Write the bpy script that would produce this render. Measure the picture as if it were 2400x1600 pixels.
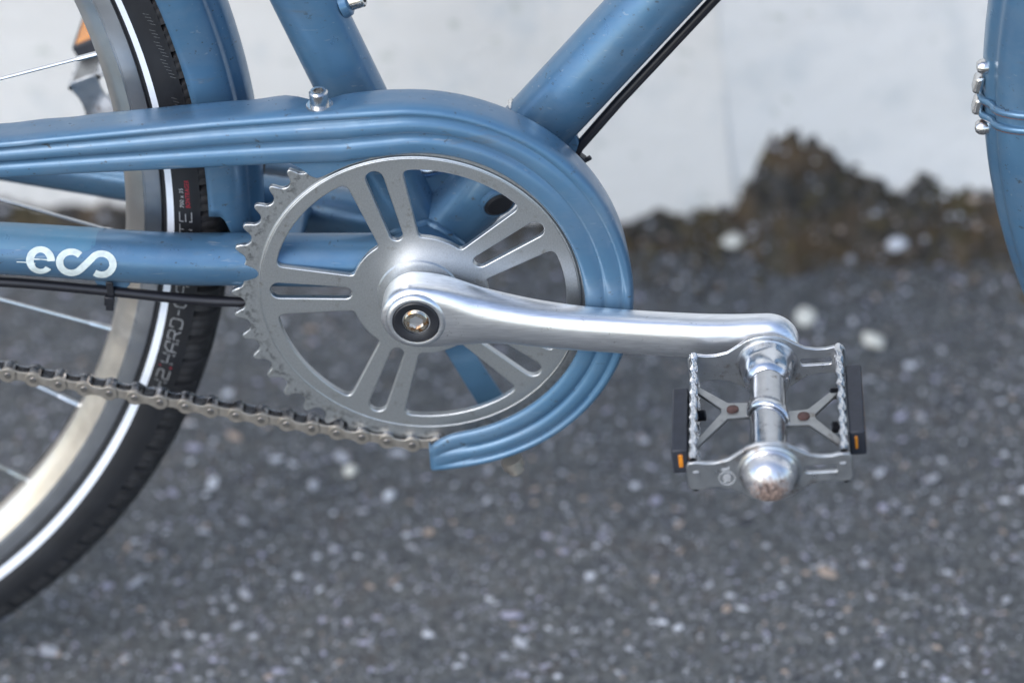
import bpy, bmesh, math, random
from math import sin, cos, pi, radians, sqrt, atan2
from mathutils import Vector, Matrix, noise

for o in list(bpy.data.objects):
    bpy.data.objects.remove(o)
S = bpy.context.scene
COL = S.collection
rnd = random.Random(7)
MM = 0.001

# ------------------------------------------------------------------ camera
LEAN = radians(6)
BIKE_ROT = Matrix.Rotation(-LEAN, 3, 'X')          # the bike leans towards the wall
GROUND_OFF = 291.0                                  # bottom bracket height in the bike's own frame


def bike_to_world(p):
    return BIKE_ROT @ (Vector(p) + Vector((0, 0, GROUND_OFF))) * MM


cam_d = bpy.data.cameras.new('camera')
cam = bpy.data.objects.new('camera', cam_d)
COL.objects.link(cam)
S.camera = cam
R0 = Vector((0.9968851112, 0.0521899053, -0.0591294243))
R1 = Vector((-0.0196752552, -0.5614543907, -0.8272737464))
R2 = Vector((-0.0763738133, 0.8258602672, -0.5586786731))
rt, dn, fw = BIKE_ROT @ R0, BIKE_ROT @ R1, BIKE_ROT @ R2
loc = bike_to_world((165.0211, -1360.1528, 860.2173))
cam.matrix_world = Matrix(((rt.x, -dn.x, -fw.x, loc.x), (rt.y, -dn.y, -fw.y, loc.y), (rt.z, -dn.z, -fw.z, loc.z), (0, 0, 0, 1)))
cam_d.sensor_width = 36
cam_d.lens = 7559.126 / 2400 * 36
cam_d.clip_start = 0.05
cam_d.clip_end = 200
cam_d.dof.use_dof = True
cam_d.dof.focus_distance = 1.548
cam_d.dof.aperture_fstop = 3.8
cam_d.dof.aperture_blades = 8

# ------------------------------------------------------------------ light
W = bpy.data.worlds.new('World')
S.world = W
W.use_nodes = True
nt = W.node_tree
sky = nt.nodes.new('ShaderNodeTexSky')
sky.sky_type = 'NISHITA'
sky.sun_disc = False
SUN_EL, SUN_AZ = radians(42), radians(215)          # azimuth clockwise from +Y
sky.sun_elevation = SUN_EL
sky.sun_rotation = SUN_AZ
sky.air_density = 1.0
sky.dust_density = 1.0
sky.ozone_density = 1.0
bg = nt.nodes['Background']
bg.inputs['Strength'].default_value = 0.15
nt.links.new(sky.outputs[0], bg.inputs['Color'])
sun_d = bpy.data.lights.new('sun', 'SUN')
sun_d.energy = 1.15
sun_d.angle = radians(40)
sun_d.color = (1.0, 0.97, 0.93)
sun = bpy.data.objects.new('sun', sun_d)
COL.objects.link(sun)
sdir = Vector((sin(SUN_AZ) * cos(SUN_EL), cos(SUN_AZ) * cos(SUN_EL), sin(SUN_EL)))
sun.rotation_euler = (-sdir).to_track_quat('-Z', 'Y').to_euler()
S.view_settings.view_transform = 'Standard'
S.view_settings.look = 'None'
S.view_settings.gamma = 1
S.view_settings.use_curve_mapping = False
S.view_settings.exposure = 0.82


# ------------------------------------------------------------------ materials
def new_mat(name):
    m = bpy.data.materials.new(name)
    m.use_nodes = True
    t = m.node_tree
    return m, t, t.nodes['Principled BSDF']


def N(t, kind, **kw):
    n = t.nodes.new(kind)
    for k, v in kw.items():
        if k.startswith('i_'):
            key = k[2:].replace('_', ' ')
            n.inputs[key].default_value = v
        else:
            setattr(n, k, v)
    return n


def ramp(t, src, stops, interp='LINEAR'):
    r = t.nodes.new('ShaderNodeValToRGB')
    r.color_ramp.interpolation = interp
    e = r.color_ramp.elements
    while len(e) < len(stops):
        e.new(0.5)
    for el, (p, c) in zip(e, stops):
        el.position = p
        el.color = c if len(c) == 4 else (*c, 1)
    t.links.new(src, r.inputs[0])
    return r.outputs[0]


def noise_tex(t, scale, detail=3, rough=0.5, stretch=None, seed=0.0, dist=0.0):
    tc = N(t, 'ShaderNodeTexCoord')
    mp = N(t, 'ShaderNodeMapping')
    mp.inputs['Location'].default_value = (seed, seed * 1.7, -seed)
    if stretch:
        mp.inputs['Scale'].default_value = stretch
    t.links.new(tc.outputs['Object'], mp.inputs[0])
    n = N(t, 'ShaderNodeTexNoise')
    n.inputs['Scale'].default_value = scale
    n.inputs['Detail'].default_value = detail
    n.inputs['Roughness'].default_value = rough
    n.inputs['Distortion'].default_value = dist
    t.links.new(mp.outputs[0], n.inputs['Vector'])
    return n.outputs['Fac']


def mixc(t, fac, a, b):
    m = N(t, 'ShaderNodeMix', data_type='RGBA')
    for sock, v in ((m.inputs[0], fac), (m.inputs[6], a), (m.inputs[7], b)):
        if isinstance(v, bpy.types.NodeSocket):
            t.links.new(v, sock)
        else:
            sock.default_value = v if not isinstance(v, tuple) or len(v) == 4 else (*v, 1)
    return m.outputs[2]


def bump(t, b, h, strength=0.2, dist=0.001):
    n = N(t, 'ShaderNodeBump')
    n.inputs['Strength'].default_value = strength
    n.inputs['Distance'].default_value = dist
    t.links.new(h, n.inputs['Height'])
    t.links.new(n.outputs[0], b.inputs['Normal'])


def paint_mat(name, col, chips=1.0, metallic=0.42):
    m, t, b = new_mat(name)
    v = ramp(t, noise_tex(t, 22, 4, 0.6), [(0.3, (0.88, 0.9, 0.93)), (0.7, (1.06, 1.05, 1.03))])
    mu = N(t, 'ShaderNodeMix', data_type='RGBA', blend_type='MULTIPLY')
    mu.inputs[0].default_value = 1
    mu.inputs[6].default_value = (*col, 1)
    t.links.new(v, mu.inputs[7])
    # grime specks and scratches through the lacquer
    ch = ramp(t, noise_tex(t, 210, 4, 0.72, (1, 1, 1.6), 3.1), [(0.63, (0, 0, 0)), (0.67, (0.85 * chips,) * 3)])
    ch2 = ramp(t, noise_tex(t, 60, 6, 0.75, (0.25, 1, 1.6), 9.4), [(0.60, (0, 0, 0)), (0.69, (0.42 * chips,) * 3)])
    cl = ramp(t, noise_tex(t, 16, 3, 0.6, None, 17.0), [(0.36, (0.15,) * 3), (0.54, (1, 1, 1))])
    mlt = N(t, 'ShaderNodeMath', operation='MULTIPLY')
    t.links.new(ch, mlt.inputs[0]); t.links.new(cl, mlt.inputs[1])
    dust = ramp(t, noise_tex(t, 38, 5, 0.7, (0.5, 1, 1), 21.0), [(0.45, (0, 0, 0)), (0.80, (0.34,) * 3)])
    c0 = mixc(t, dust, mu.outputs[2], (0.22, 0.26, 0.30))
    sc_ = ramp(t, noise_tex(t, 420, 2, 0.5, (0.06, 1, 1.3), 25.0), [(0.685, (0, 0, 0)), (0.74, (0.5,) * 3)])
    c0 = mixc(t, sc_, c0, (0.26, 0.31, 0.36))
    c1 = mixc(t, mlt.outputs[0], c0, (0.06, 0.07, 0.075))
    c2 = mixc(t, ch2, c1, (0.13, 0.15, 0.16))
    t.links.new(c2, b.inputs['Base Color'])
    b.inputs['Metallic'].default_value = metallic
    rg = ramp(t, noise_tex(t, 90, 4, 0.6, None, 5.0), [(0.3, (0.27,) * 3), (0.75, (0.43,) * 3)])
    t.links.new(rg, b.inputs['Roughness'])
    b.inputs['Coat Weight'].default_value = 0.28
    b.inputs['Specular IOR Level'].default_value = 0.35
    cr = ramp(t, noise_tex(t, 70, 4, 0.6, None, 7.0), [(0.35, (0.10,) * 3), (0.75, (0.30,) * 3)])
    t.links.new(cr, b.inputs['Coat Roughness'])
    bump(t, b, noise_tex(t, 45, 3, 0.5, None, 1.0), 0.06, 0.004)
    return m


def metal_mat(name, col, r0, r1, scale=80, stretch=None, dirt=0.25, dirtcol=(0.18, 0.15, 0.11), metallic=1.0, bmp=0.05, dirt_scale=60, dirt_edge=(0.58, 0.72)):
    m, t, b = new_mat(name)
    d = ramp(t, noise_tex(t, dirt_scale, 6, 0.68, None, 2.3), [(dirt_edge[0], (0, 0, 0)), (dirt_edge[1], (dirt,) * 3)])
    v = ramp(t, noise_tex(t, scale, 3, 0.5, stretch, 4.0), [(0.3, tuple(c * 0.88 for c in col)), (0.7, tuple(min(1, c * 1.06) for c in col))])
    t.links.new(mixc(t, d, v, dirtcol), b.inputs['Base Color'])
    b.inputs['Metallic'].default_value = metallic
    rg = ramp(t, noise_tex(t, scale * 1.7, 4, 0.6, stretch, 6.0), [(0.3, (r0,) * 3), (0.7, (r1,) * 3)])
    t.links.new(rg, b.inputs['Roughness'])
    if bmp:
        bump(t, b, noise_tex(t, scale * 2.5, 3, 0.6, stretch, 8.0), bmp, 0.001)
    return m


def plain_mat(name, col, rough=0.5, metallic=0.0, var=0.15, scale=90, coat=0.0, bmp=0.0):
    m, t, b = new_mat(name)
    v = ramp(t, noise_tex(t, scale, 4, 0.6), [(0.3, tuple(c * (1 - var) for c in col)), (0.7, tuple(min(1, c * (1 + var)) for c in col))])
    t.links.new(v, b.inputs['Base Color'])
    b.inputs['Roughness'].default_value = rough
    b.inputs['Metallic'].default_value = metallic
    b.inputs['Coat Weight'].default_value = coat
    if bmp:
        bump(t, b, noise_tex(t, scale * 4, 3, 0.6), bmp, 0.001)
    return m


BLUE = (0.082, 0.181, 0.293)
M_BLUE = paint_mat('blue_paint', BLUE)
M_BLUE_GUARD = paint_mat('blue_guard_paint', (0.082, 0.180, 0.290), 1.0, 0.25)
M_GLOSS = metal_mat('sky_sheen_lip', (0.55, 0.62, 0.74), 0.10, 0.2, 60, None, 0.2)  # pale blue metal: sky reflection on the blue gusset lip, put into its colour
M_FILM = paint_mat('film_over_paint', (0.092, 0.222, 0.332), 0.5, 0.15)
def ring_mat():
    m = metal_mat('stamped_aluminium', (0.55, 0.57, 0.58), 0.38, 0.46, 1500, (1, 1, 0.6), 0.5, (0.20, 0.17, 0.12), 1.0, 0.04, 150, (0.60, 0.72))
    t = m.node_tree
    b = t.nodes['Principled BSDF']
    old = b.inputs['Base Color'].links[0].from_socket
    tc = N(t, 'ShaderNodeTexCoord')
    sep = N(t, 'ShaderNodeSeparateXYZ')
    t.links.new(tc.outputs['Object'], sep.inputs[0])
    sb = N(t, 'ShaderNodeMath', operation='SUBTRACT')
    sb.inputs[1].default_value = GROUND_OFF * MM
    t.links.new(sep.outputs[2], sb.inputs[0])
    p1 = N(t, 'ShaderNodeMath', operation='POWER'); p1.inputs[1].default_value = 2
    ab = N(t, 'ShaderNodeMath', operation='ABSOLUTE'); t.links.new(sb.outputs[0], ab.inputs[0]); t.links.new(ab.outputs[0], p1.inputs[0])
    p2 = N(t, 'ShaderNodeMath', operation='POWER'); p2.inputs[1].default_value = 2
    ab2 = N(t, 'ShaderNodeMath', operation='ABSOLUTE'); t.links.new(sep.outputs[0], ab2.inputs[0]); t.links.new(ab2.outputs[0], p2.inputs[0])
    ad = N(t, 'ShaderNodeMath', operation='ADD'); t.links.new(p1.outputs[0], ad.inputs[0]); t.links.new(p2.outputs[0], ad.inputs[1])
    sq = N(t, 'ShaderNodeMath', operation='SQRT'); t.links.new(ad.outputs[0], sq.inputs[0])
    band = N(t, 'ShaderNodeMath', operation='MULTIPLY_ADD'); band.inputs[1].default_value = 10.0; t.links.new(sq.outputs[0], band.inputs[0]); band.inputs[2].default_value = 0.0
    grease = ramp(t, band.outputs[0], [(0.80, (0, 0, 0)), (0.845, (0.5,) * 3), (0.885, (0.45,) * 3), (0.91, (0, 0, 0))])
    nz = ramp(t, noise_tex(t, 330, 3, 0.6, None, 12.0), [(0.50, (0, 0, 0)), (0.62, (1, 1, 1))])
    ml = N(t, 'ShaderNodeMath', operation='MULTIPLY'); t.links.new(grease, ml.inputs[0]); t.links.new(nz, ml.inputs[1])
    t.links.new(mixc(t, ml.outputs[0], old, (0.03, 0.03, 0.032)), b.inputs['Base Color'])
    return m


M_RING = ring_mat()
M_CRANK = metal_mat('polished_aluminium', (0.88, 0.89, 0.91), 0.31, 0.37, 300, (0.3, 3, 3), 0.35, (0.27, 0.26, 0.24), 1.0, 0.015, 260, (0.635, 0.69))
M_CHROME = metal_mat('chrome', (0.74, 0.75, 0.77), 0.14, 0.30, 120, None, 0.7, (0.15, 0.10, 0.075), 1.0, 0.05, 70, (0.60, 0.70))
def cap_mat():
    m = metal_mat('rusty_chrome', (0.76, 0.75, 0.76), 0.24, 0.38, 120, None, 0.3, (0.2, 0.14, 0.1), 0.95, 0.05, 200, (0.60, 0.70))
    t = m.node_tree
    b = t.nodes['Principled BSDF']
    old = b.inputs['Base Color'].links[0].from_socket
    tc = N(t, 'ShaderNodeTexCoord')
    mp = N(t, 'ShaderNodeMapping')
    mp.inputs['Location'].default_value = (0.0, 0.1855, 0.0035)
    t.links.new(tc.outputs['Object'], mp.inputs[0])
    ln = N(t, 'ShaderNodeVectorMath', operation='LENGTH')
    t.links.new(mp.outputs[0], ln.inputs[0])
    sc = N(t, 'ShaderNodeMath', operation='MULTIPLY'); sc.inputs[1].default_value = 44
    t.links.new(ln.outputs['Value'], sc.inputs[0])
    ad = N(t, 'ShaderNodeMath', operation='ADD'); t.links.new(sc.outputs[0], ad.inputs[0])
    nz = noise_tex(t, 420, 4, 0.65, (1.6, 1, 0.8), 3.0)
    t.links.new(nz, ad.inputs[1])
    f = ramp(t, ad.outputs[0], [(0.78, (0.95,) * 3), (1.0, (0, 0, 0))])
    rc = ramp(t, noise_tex(t, 600, 3, 0.6, None, 9.0), [(0.38, (0.05, 0.028, 0.022)), (0.60, (0.36, 0.25, 0.20))])
    t.links.new(ramp(t, ad.outputs[0], [(0.78, (0.15,) * 3), (1.0, (0.95,) * 3)]), b.inputs['Metallic'])
    t.links.new(mixc(t, f, old, rc), b.inputs['Base Color'])
    return m


M_CHROME_RUST = cap_mat()
M_BARREL = metal_mat('grey_chrome', (0.56, 0.57, 0.59), 0.14, 0.26, 120, None, 0.8, (0.13, 0.10, 0.08), 1.0, 0.05, 120, (0.57, 0.66))
M_STEEL = metal_mat('grubby_steel', (0.40, 0.405, 0.40), 0.32, 0.55, 120, None, 0.7, (0.14, 0.10, 0.07), 1.0, 0.08, 80, (0.56, 0.7))
M_RIVET = plain_mat('rusty_rivet', (0.085, 0.045, 0.038), 0.6, 0.2, 0.4, 300)
M_PLATE = metal_mat('dull_plated_steel', (0.52, 0.535, 0.55), 0.26, 0.40, 120, None, 0.8, (0.17, 0.11, 0.07), 0.95, 0.08, 85, (0.56, 0.70))
M_RIMIN = metal_mat('rim_inner_silver', (0.88, 0.82, 0.74), 0.28, 0.38, 60, None, 0.3, (0.3, 0.28, 0.25), 1.0, 0.02, 40, (0.6, 0.75))
M_BOLT = metal_mat('bolt_steel', (0.70, 0.69, 0.67), 0.18, 0.32, 150, None, 0.5, (0.25, 0.2, 0.14))
M_BOLT_RUST = metal_mat('rusty_bolt', (0.66, 0.60, 0.50), 0.2, 0.38, 300, None, 0.9, (0.40, 0.17, 0.04), 1.0, 0.06, 260, (0.50, 0.60))
M_RIM = metal_mat('rim_brake_track', (0.60, 0.615, 0.64), 0.34, 0.42, 60, None, 0.05, (0.16, 0.16, 0.17), 1.0, 0.03, 30, (0.55, 0.75))
M_CHAIN = metal_mat('nickel_chain', (0.52, 0.475, 0.42), 0.38, 0.55, 200, None, 0.5, (0.10, 0.085, 0.065), 1.0, 0.05, 140, (0.58, 0.72))
M_CHAIN_IN = metal_mat('oily_chain', (0.30, 0.30, 0.31), 0.18, 0.35, 200, None, 0.8, (0.015, 0.016, 0.018), 1.0, 0.05, 120, (0.45, 0.6))
M_SPOKE = plain_mat('spoke_steel', (0.60, 0.62, 0.64), 0.26, 1.0, 0.08)
M_RUBBER = plain_mat('tyre_rubber', (0.011, 0.012, 0.015), 0.52, 0, 0.25, 60, 0, 0.12)
M_TREAD = plain_mat('dusty_tread', (0.022, 0.022, 0.024), 0.62, 0, 0.4, 160, 0, 0.1)
M_CABLE = plain_mat('cable_plastic', (0.012, 0.012, 0.016), 0.32, 0, 0.15, 120)
M_BLACK = plain_mat('black_plastic', (0.013, 0.014, 0.018), 0.42, 0, 0.25, 120, 0, 0.1)
M_REFLBODY = plain_mat('reflector_body', (0.020, 0.023, 0.032), 0.5, 0, 0.25, 150, 0, 0.15)
M_AMBER = plain_mat('amber_lens', (0.66, 0.235, 0.020), 0.22, 0, 0.2, 200, 0.5)
M_STRIPE = plain_mat('reflective_stripe', (0.72, 0.77, 0.84), 0.42, 0, 0.04, 200)
M_PRINT = plain_mat('grey_print', (0.36, 0.37, 0.38), 0.5, 0, 0.12, 300)
M_HATCH = plain_mat('hatching_print', (0.16, 0.165, 0.17), 0.5, 0, 0.3, 300)
M_PRINTRED = plain_mat('red_print', (0.40, 0.025, 0.045), 0.5, 0, 0.15, 300)
M_CREAM = plain_mat('cream_transfer', (0.62, 0.69, 0.67), 0.4, 0, 0.16, 260, 0.2)
M_RUST = plain_mat('rust_edge', (0.24, 0.095, 0.05), 0.7, 0, 0.35, 300)


def wall_mat(name, tint):
    m, t, b = new_mat(name)
    base = ramp(t, noise_tex(t, 9, 5, 0.6), [(0.3, tuple(c * 0.94 for c in tint)), (0.7, tint)])
    st = ramp(t, noise_tex(t, 26, 4, 0.6, (1, 1, 0.8), 5.0), [(0.53, (0, 0, 0)), (0.70, (0.5,) * 3)])
    st2 = ramp(t, noise_tex(t, 75, 3, 0.5, None, 11.0), [(0.64, (0, 0, 0)), (0.72, (0.55,) * 3)])
    c = mixc(t, st, base, (0.55, 0.60, 0.63))
    c = mixc(t, st2, c, (0.42, 0.46, 0.40))
    t.links.new(c, b.inputs['Base Color'])
    b.inputs['Roughness'].default_value = 0.75
    bump(t, b, noise_tex(t, 60, 5, 0.6, None, 2.0), 0.35, 0.004)
    return m


M_WALL = wall_mat('white_wall_paint', (0.82, 0.81, 0.785))
M_WALL2 = wall_mat('cool_white_panel', (0.79, 0.80, 0.80))  # a touch darker and bluer than the block's white


def asphalt_mat():
    m, t, b = new_mat('asphalt')
    fine = ramp(t, noise_tex(t, 210, 5, 0.72), [(0.34, (0.034, 0.037, 0.039)), (0.5, (0.097, 0.105, 0.109)), (0.66, (0.185, 0.193, 0.196))])
    big = ramp(t, noise_tex(t, 48, 5, 0.7, (1, 1.5, 1), 3.0), [(0.3, (0.55, 0.58, 0.64)), (0.7, (1.22, 1.18, 1.12))])
    mu = N(t, 'ShaderNodeMix', data_type='RGBA', blend_type='MULTIPLY')
    mu.inputs[0].default_value = 1
    t.links.new(fine, mu.inputs[6])
    t.links.new(big, mu.inputs[7])
    br = ramp(t, noise_tex(t, 34, 4, 0.65, None, 6.0), [(0.56, (0, 0, 0)), (0.74, (0.5,) * 3)])
    c = mixc(t, br, mu.outputs[2], (0.10, 0.078, 0.062))
    t.links.new(c, b.inputs['Base Color'])
    b.inputs['Roughness'].default_value = 0.72
    bump(t, b, noise_tex(t, 330, 5, 0.75, None, 1.0), 0.9, 0.0025)
    return m


M_ASPHALT = asphalt_mat()


def dirt_mat():
    m, t, b = new_mat('mossy_dirt')
    a = ramp(t, noise_tex(t, 120, 5, 0.7), [(0.3, (0.016, 0.016, 0.015)), (0.5, (0.042, 0.041, 0.039)), (0.7, (0.12, 0.115, 0.11))])
    br = ramp(t, noise_tex(t, 26, 4, 0.6, None, 2.0), [(0.44, (0, 0, 0)), (0.62, (0.8,) * 3)])
    gr = ramp(t, noise_tex(t, 19, 4, 0.6, None, 8.0), [(0.52, (0, 0, 0)), (0.70, (0.75,) * 3)])
    c = mixc(t, br, a, (0.105, 0.070, 0.036))
    c = mixc(t, gr, c, (0.088, 0.074, 0.028))
    t.links.new(c, b.inputs['Base Color'])
    b.inputs['Roughness'].default_value = 0.9
    bump(t, b, noise_tex(t, 150, 5, 0.7, None, 1.0), 1.0, 0.004)
    return m


M_DIRT = dirt_mat()
STONES = [plain_mat('pale_grey_stone', (0.36, 0.375, 0.41), 0.5, 0, 0.2, 300),
          plain_mat('white_stone', (0.52, 0.545, 0.59), 0.45, 0, 0.12, 300),
          plain_mat('lilac_stone', (0.33, 0.33, 0.42), 0.5, 0, 0.2, 300),
          plain_mat('buff_stone', (0.34, 0.27, 0.22), 0.55, 0, 0.2, 300),
          plain_mat('mid_grey_stone', (0.17, 0.18, 0.20), 0.55, 0, 0.2, 300),
          plain_mat('dark_stone', (0.035, 0.038, 0.045), 0.6, 0, 0.2, 300)]
M_PEBBLE = plain_mat('cream_pebble', (0.66, 0.65, 0.58), 0.55, 0, 0.12, 200)
M_MOSS = plain_mat('olive_moss', (0.080, 0.062, 0.024), 0.9, 0, 0.5, 120)
M_GRIT = plain_mat('grey_grit', (0.30, 0.31, 0.34), 0.6, 0, 0.3, 200)


# ------------------------------------------------------------------ mesh helpers (all lengths in millimetres)
class MB:
    def __init__(s):
        s.v, s.f, s.m = [], [], []

    def add(s, vs, fs, mi=0):
        o = len(s.v)
        s.v += [tuple(v) for v in vs]
        for f in fs:
            s.f.append(tuple(i + o for i in f))
            s.m.append(mi)
        return s

    def grid(s, rows, closed_u=False, closed_v=False, mi=0):
        nu, nv = len(rows), len(rows[0])
        fs = []
        for i in range(nu if closed_u else nu - 1):
            for j in range(nv if closed_v else nv - 1):
                i2, j2 = (i + 1) % nu, (j + 1) % nv
                fs.append((i * nv + j, i2 * nv + j, i2 * nv + j2, i * nv + j2))
        return s.add([p for r in rows for p in r], fs, mi)

    def tube(s, pts, r, n=16, caps=True, mi=0, flat=1.0):
        pts = [Vector(p) for p in pts]
        rs = r if isinstance(r, (list, tuple)) else [r] * len(pts)
        rows = []
        up = None
        for i, p in enumerate(pts):
            t = (pts[min(i + 1, len(pts) - 1)] - pts[max(i - 1, 0)]).normalized()
            if up is None:
                up = Vector((0, 1, 0)) if abs(t.y) < 0.9 else Vector((0, 0, 1))
            a = (up - t * up.dot(t)).normalized()
            up = a
            b = t.cross(a)
            rows.append([p + (a * cos(2 * pi * k / n) * flat + b * sin(2 * pi * k / n)) * rs[i] for k in range(n)])
        s.grid(rows, False, True, mi)
        if caps:
            o = len(s.v) - len(pts) * n
            s.f.append(tuple(o + k for k in range(n))); s.m.append(mi)
            o2 = o + (len(pts) - 1) * n
            s.f.append(tuple(o2 + k for k in reversed(range(n)))); s.m.append(mi)
        return s

    def lathe(s, prof, c=(0, 0, 0), axis=(0, -1, 0), n=32, mi=0, closed=False):
        # prof = (distance along the axis, radius)
        c, ax = Vector(c), Vector(axis).normalized()
        u = Vector((0, 0, 1)) if abs(ax.z) < 0.9 else Vector((1, 0, 0))
        a = (u - ax * u.dot(ax)).normalized()
        b = ax.cross(a)
        rows = [[c + ax * h + (a * cos(2 * pi * k / n) + b * sin(2 * pi * k / n)) * max(r, 0.001) for k in range(n)] for h, r in prof]
        return s.grid(rows, closed, True, mi)

    def box(s, c, d, rot=None, mi=0):
        c = Vector(c)
        vs = []
        for x in (-1, 1):
            for y in (-1, 1):
                for z in (-1, 1):
                    p = Vector((x * d[0] / 2, y * d[1] / 2, z * d[2] / 2))
                    if rot:
                        p = rot @ p
                    vs.append(c + p)
        return s.add(vs, [(0, 1, 3, 2), (4, 6, 7, 5), (0, 4, 5, 1), (2, 3, 7, 6), (0, 2, 6, 4), (1, 5, 7, 3)], mi)

    def mesh(s, mesh_vf, mat=None, mi=0):
        vs, fs = mesh_vf
        if mat is not None:
            vs = [mat @ Vector(v) for v in vs]
        return s.add(vs, fs, mi)

    def build(s, name, mats, parent=None, smooth=True, angle=38, bevel=None, subsurf=0, solid=None, off=(0, 0, 0), recalc=True):
        if not isinstance(mats, (list, tuple)):
            mats = [mats]
        me = bpy.data.meshes.new(name)
        ox, oy, oz = off
        me.from_pydata([((x + ox) * MM, (y + oy) * MM, (z + oz) * MM) for x, y, z in s.v], [], s.f)
        for m in mats:
            me.materials.append(m)
        me.polygons.foreach_set('material_index', s.m)
        if recalc:
            bm = bmesh.new()
            bm.from_mesh(me)
            bmesh.ops.recalc_face_normals(bm, faces=bm.faces)
            bm.to_mesh(me)
            bm.free()
        if smooth:
            me.polygons.foreach_set('use_smooth', [True] * len(me.polygons))
            if angle < 180:
                me.set_sharp_from_angle(angle=radians(angle))
        me.update()
        o = bpy.data.objects.new(name, me)
        COL.objects.link(o)
        if parent:
            o.parent = parent
        if solid:
            md = o.modifiers.new('solid', 'SOLIDIFY')
            md.thickness = solid * MM
            md.offset = 0
        if bevel:
            md = o.modifiers.new('bevel', 'BEVEL')
            md.width = bevel * MM
            md.segments = 2
            md.limit_method = 'ANGLE'
            md.angle_limit = radians(40)
        if subsurf:
            md = o.modifiers.new('sub', 'SUBSURF')
            md.levels = md.render_levels = subsurf
        return o


def plate(splines, thick, bev=0.0, res=1):
    """2-D outlines (first the outer one, then holes) -> a solid plate; returned standing in XZ with its thickness along Y."""
    cu = bpy.data.curves.new('tmp', 'CURVE')
    cu.dimensions = '2D'
    cu.fill_mode = 'BOTH'
    cu.extrude = max(thick / 2 - bev, 0.01)
    cu.bevel_depth = bev
    cu.bevel_resolution = res
    if bev:
        cu.offset = -bev
    for pts in splines:
        sp = cu.splines.new('POLY')
        sp.points.add(len(pts) - 1)
        for p, q in zip(sp.points, pts):
            p.co = (q[0], q[1], 0, 1)
        sp.use_cyclic_u = True
    ob = bpy.data.objects.new('tmp', cu)
    COL.objects.link(ob)
    dg = bpy.context.evaluated_depsgraph_get()
    me = bpy.data.meshes.new_from_object(ob.evaluated_get(dg))
    vs = [(v.co.x, -v.co.z, v.co.y) for v in me.vertices]
    fs = [tuple(p.vertices) for p in me.polygons]
    bpy.data.objects.remove(ob)
    bpy.data.curves.remove(cu)
    bpy.data.meshes.remove(me)
    return vs, fs


def rounded(pts, radii, n=5):
    """polygon with rounded corners"""
    out = []
    L = len(pts)
    for i in range(L):
        p, a, b = Vector(pts[i]), Vector(pts[i - 1]), Vector(pts[(i + 1) % L])
        r = radii[i] if isinstance(radii, (list, tuple)) else radii
        if r <= 0:
            out.append(tuple(p))
            continue
        u, v = (a - p), (b - p)
        lu, lv = u.length, v.length
        u.normalize(); v.normalize()
        ang = u.angle(v)
        d = min(r / math.tan(ang / 2), lu * 0.49, lv * 0.49)
        p0, p1 = p + u * d, p + v * d
        for k in range(n + 1):
            q = k / n
            out.append(tuple((p0 * (1 - q) + p * q) * (1 - q) + (p * (1 - q) + p1 * q) * q))
    return out


def circle(r, n=64, c=(0, 0)):
    return [(c[0] + r * cos(2 * pi * k / n), c[1] + r * sin(2 * pi * k / n)) for k in range(n)]


def lerp(x, xs, ys):
    if x <= xs[0]:
        return ys[0]
    for i in range(1, len(xs)):
        if x <= xs[i]:
            q = (x - xs[i - 1]) / (xs[i] - xs[i - 1])
            return ys[i - 1] + (ys[i] - ys[i - 1]) * q
    return ys[-1]


def smooth_lerp(x, xs, ys):
    if x <= xs[0]:
        return ys[0]
    if x >= xs[-1]:
        return ys[-1]
    n = len(xs)
    tg = []
    for i in range(n):
        a, b = max(i - 1, 0), min(i + 1, n - 1)
        tg.append((ys[b] - ys[a]) / (xs[b] - xs[a]))
    for i in range(1, n):
        if x <= xs[i]:
            h = xs[i] - xs[i - 1]
            q = (x - xs[i - 1]) / h
            return ((2 * q ** 3 - 3 * q * q + 1) * ys[i - 1] + (q ** 3 - 2 * q * q + q) * h * tg[i - 1]
                    + (-2 * q ** 3 + 3 * q * q) * ys[i] + (q ** 3 - q * q) * h * tg[i])


def tag(o, label=None, cat=None, group=None, kind=None):
    for k, v in (('label', label), ('category', cat), ('group', group), ('kind', kind)):
        if v:
            o[k] = v
    return o


def empty(name, parent=None, loc=(0, 0, 0)):
    o = bpy.data.objects.new(name, None)
    COL.objects.link(o)
    o.location = loc
    o.empty_display_size = 0.05
    if parent:
        o.parent = parent
    return o


def copy_part(o, parent):
    c = o.copy()
    COL.objects.link(c)
    c.parent = parent
    for ch in list(o.children):
        d = ch.copy()
        COL.objects.link(d)
        d.parent = c
    return c


# ================================================================== SETTING
# ---- pavement
b = MB()
xs = [-30000, -6000, -1500, -800, -400, 0, 400, 800, 1500, 6000, 30000]
ys = [-30000, -6000, -1500, -800, -400, 0, 200, 400, 470, 900]
b.grid([[(x, y, 0) for y in ys] for x in xs])
pav = b.build('pavement', M_ASPHALT, smooth=False)
tag(pav, kind='structure')

# ---- wall: a projecting block on the left, a slightly recessed panel on the right
YAW = radians(-4.0)
wt = Vector((cos(YAW), sin(YAW), 0))
wn = Vector((-sin(YAW), cos(YAW), 0))


def wall_pt(sx, dep, z):
    """sx along the wall, dep = distance of the face from the origin along the wall's normal"""
    return wt * sx + wn * dep + Vector((0, 0, z))


wall = empty('wall', None, (0, 0.45, 0))
tag(wall, 'white painted wall with a projecting block on its left half, behind the bicycle', 'wall')


def edge_x(z):
    return 123 - 0.050 * z + 1.2 * noise.noise((0, 3, z * 0.02))


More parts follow.
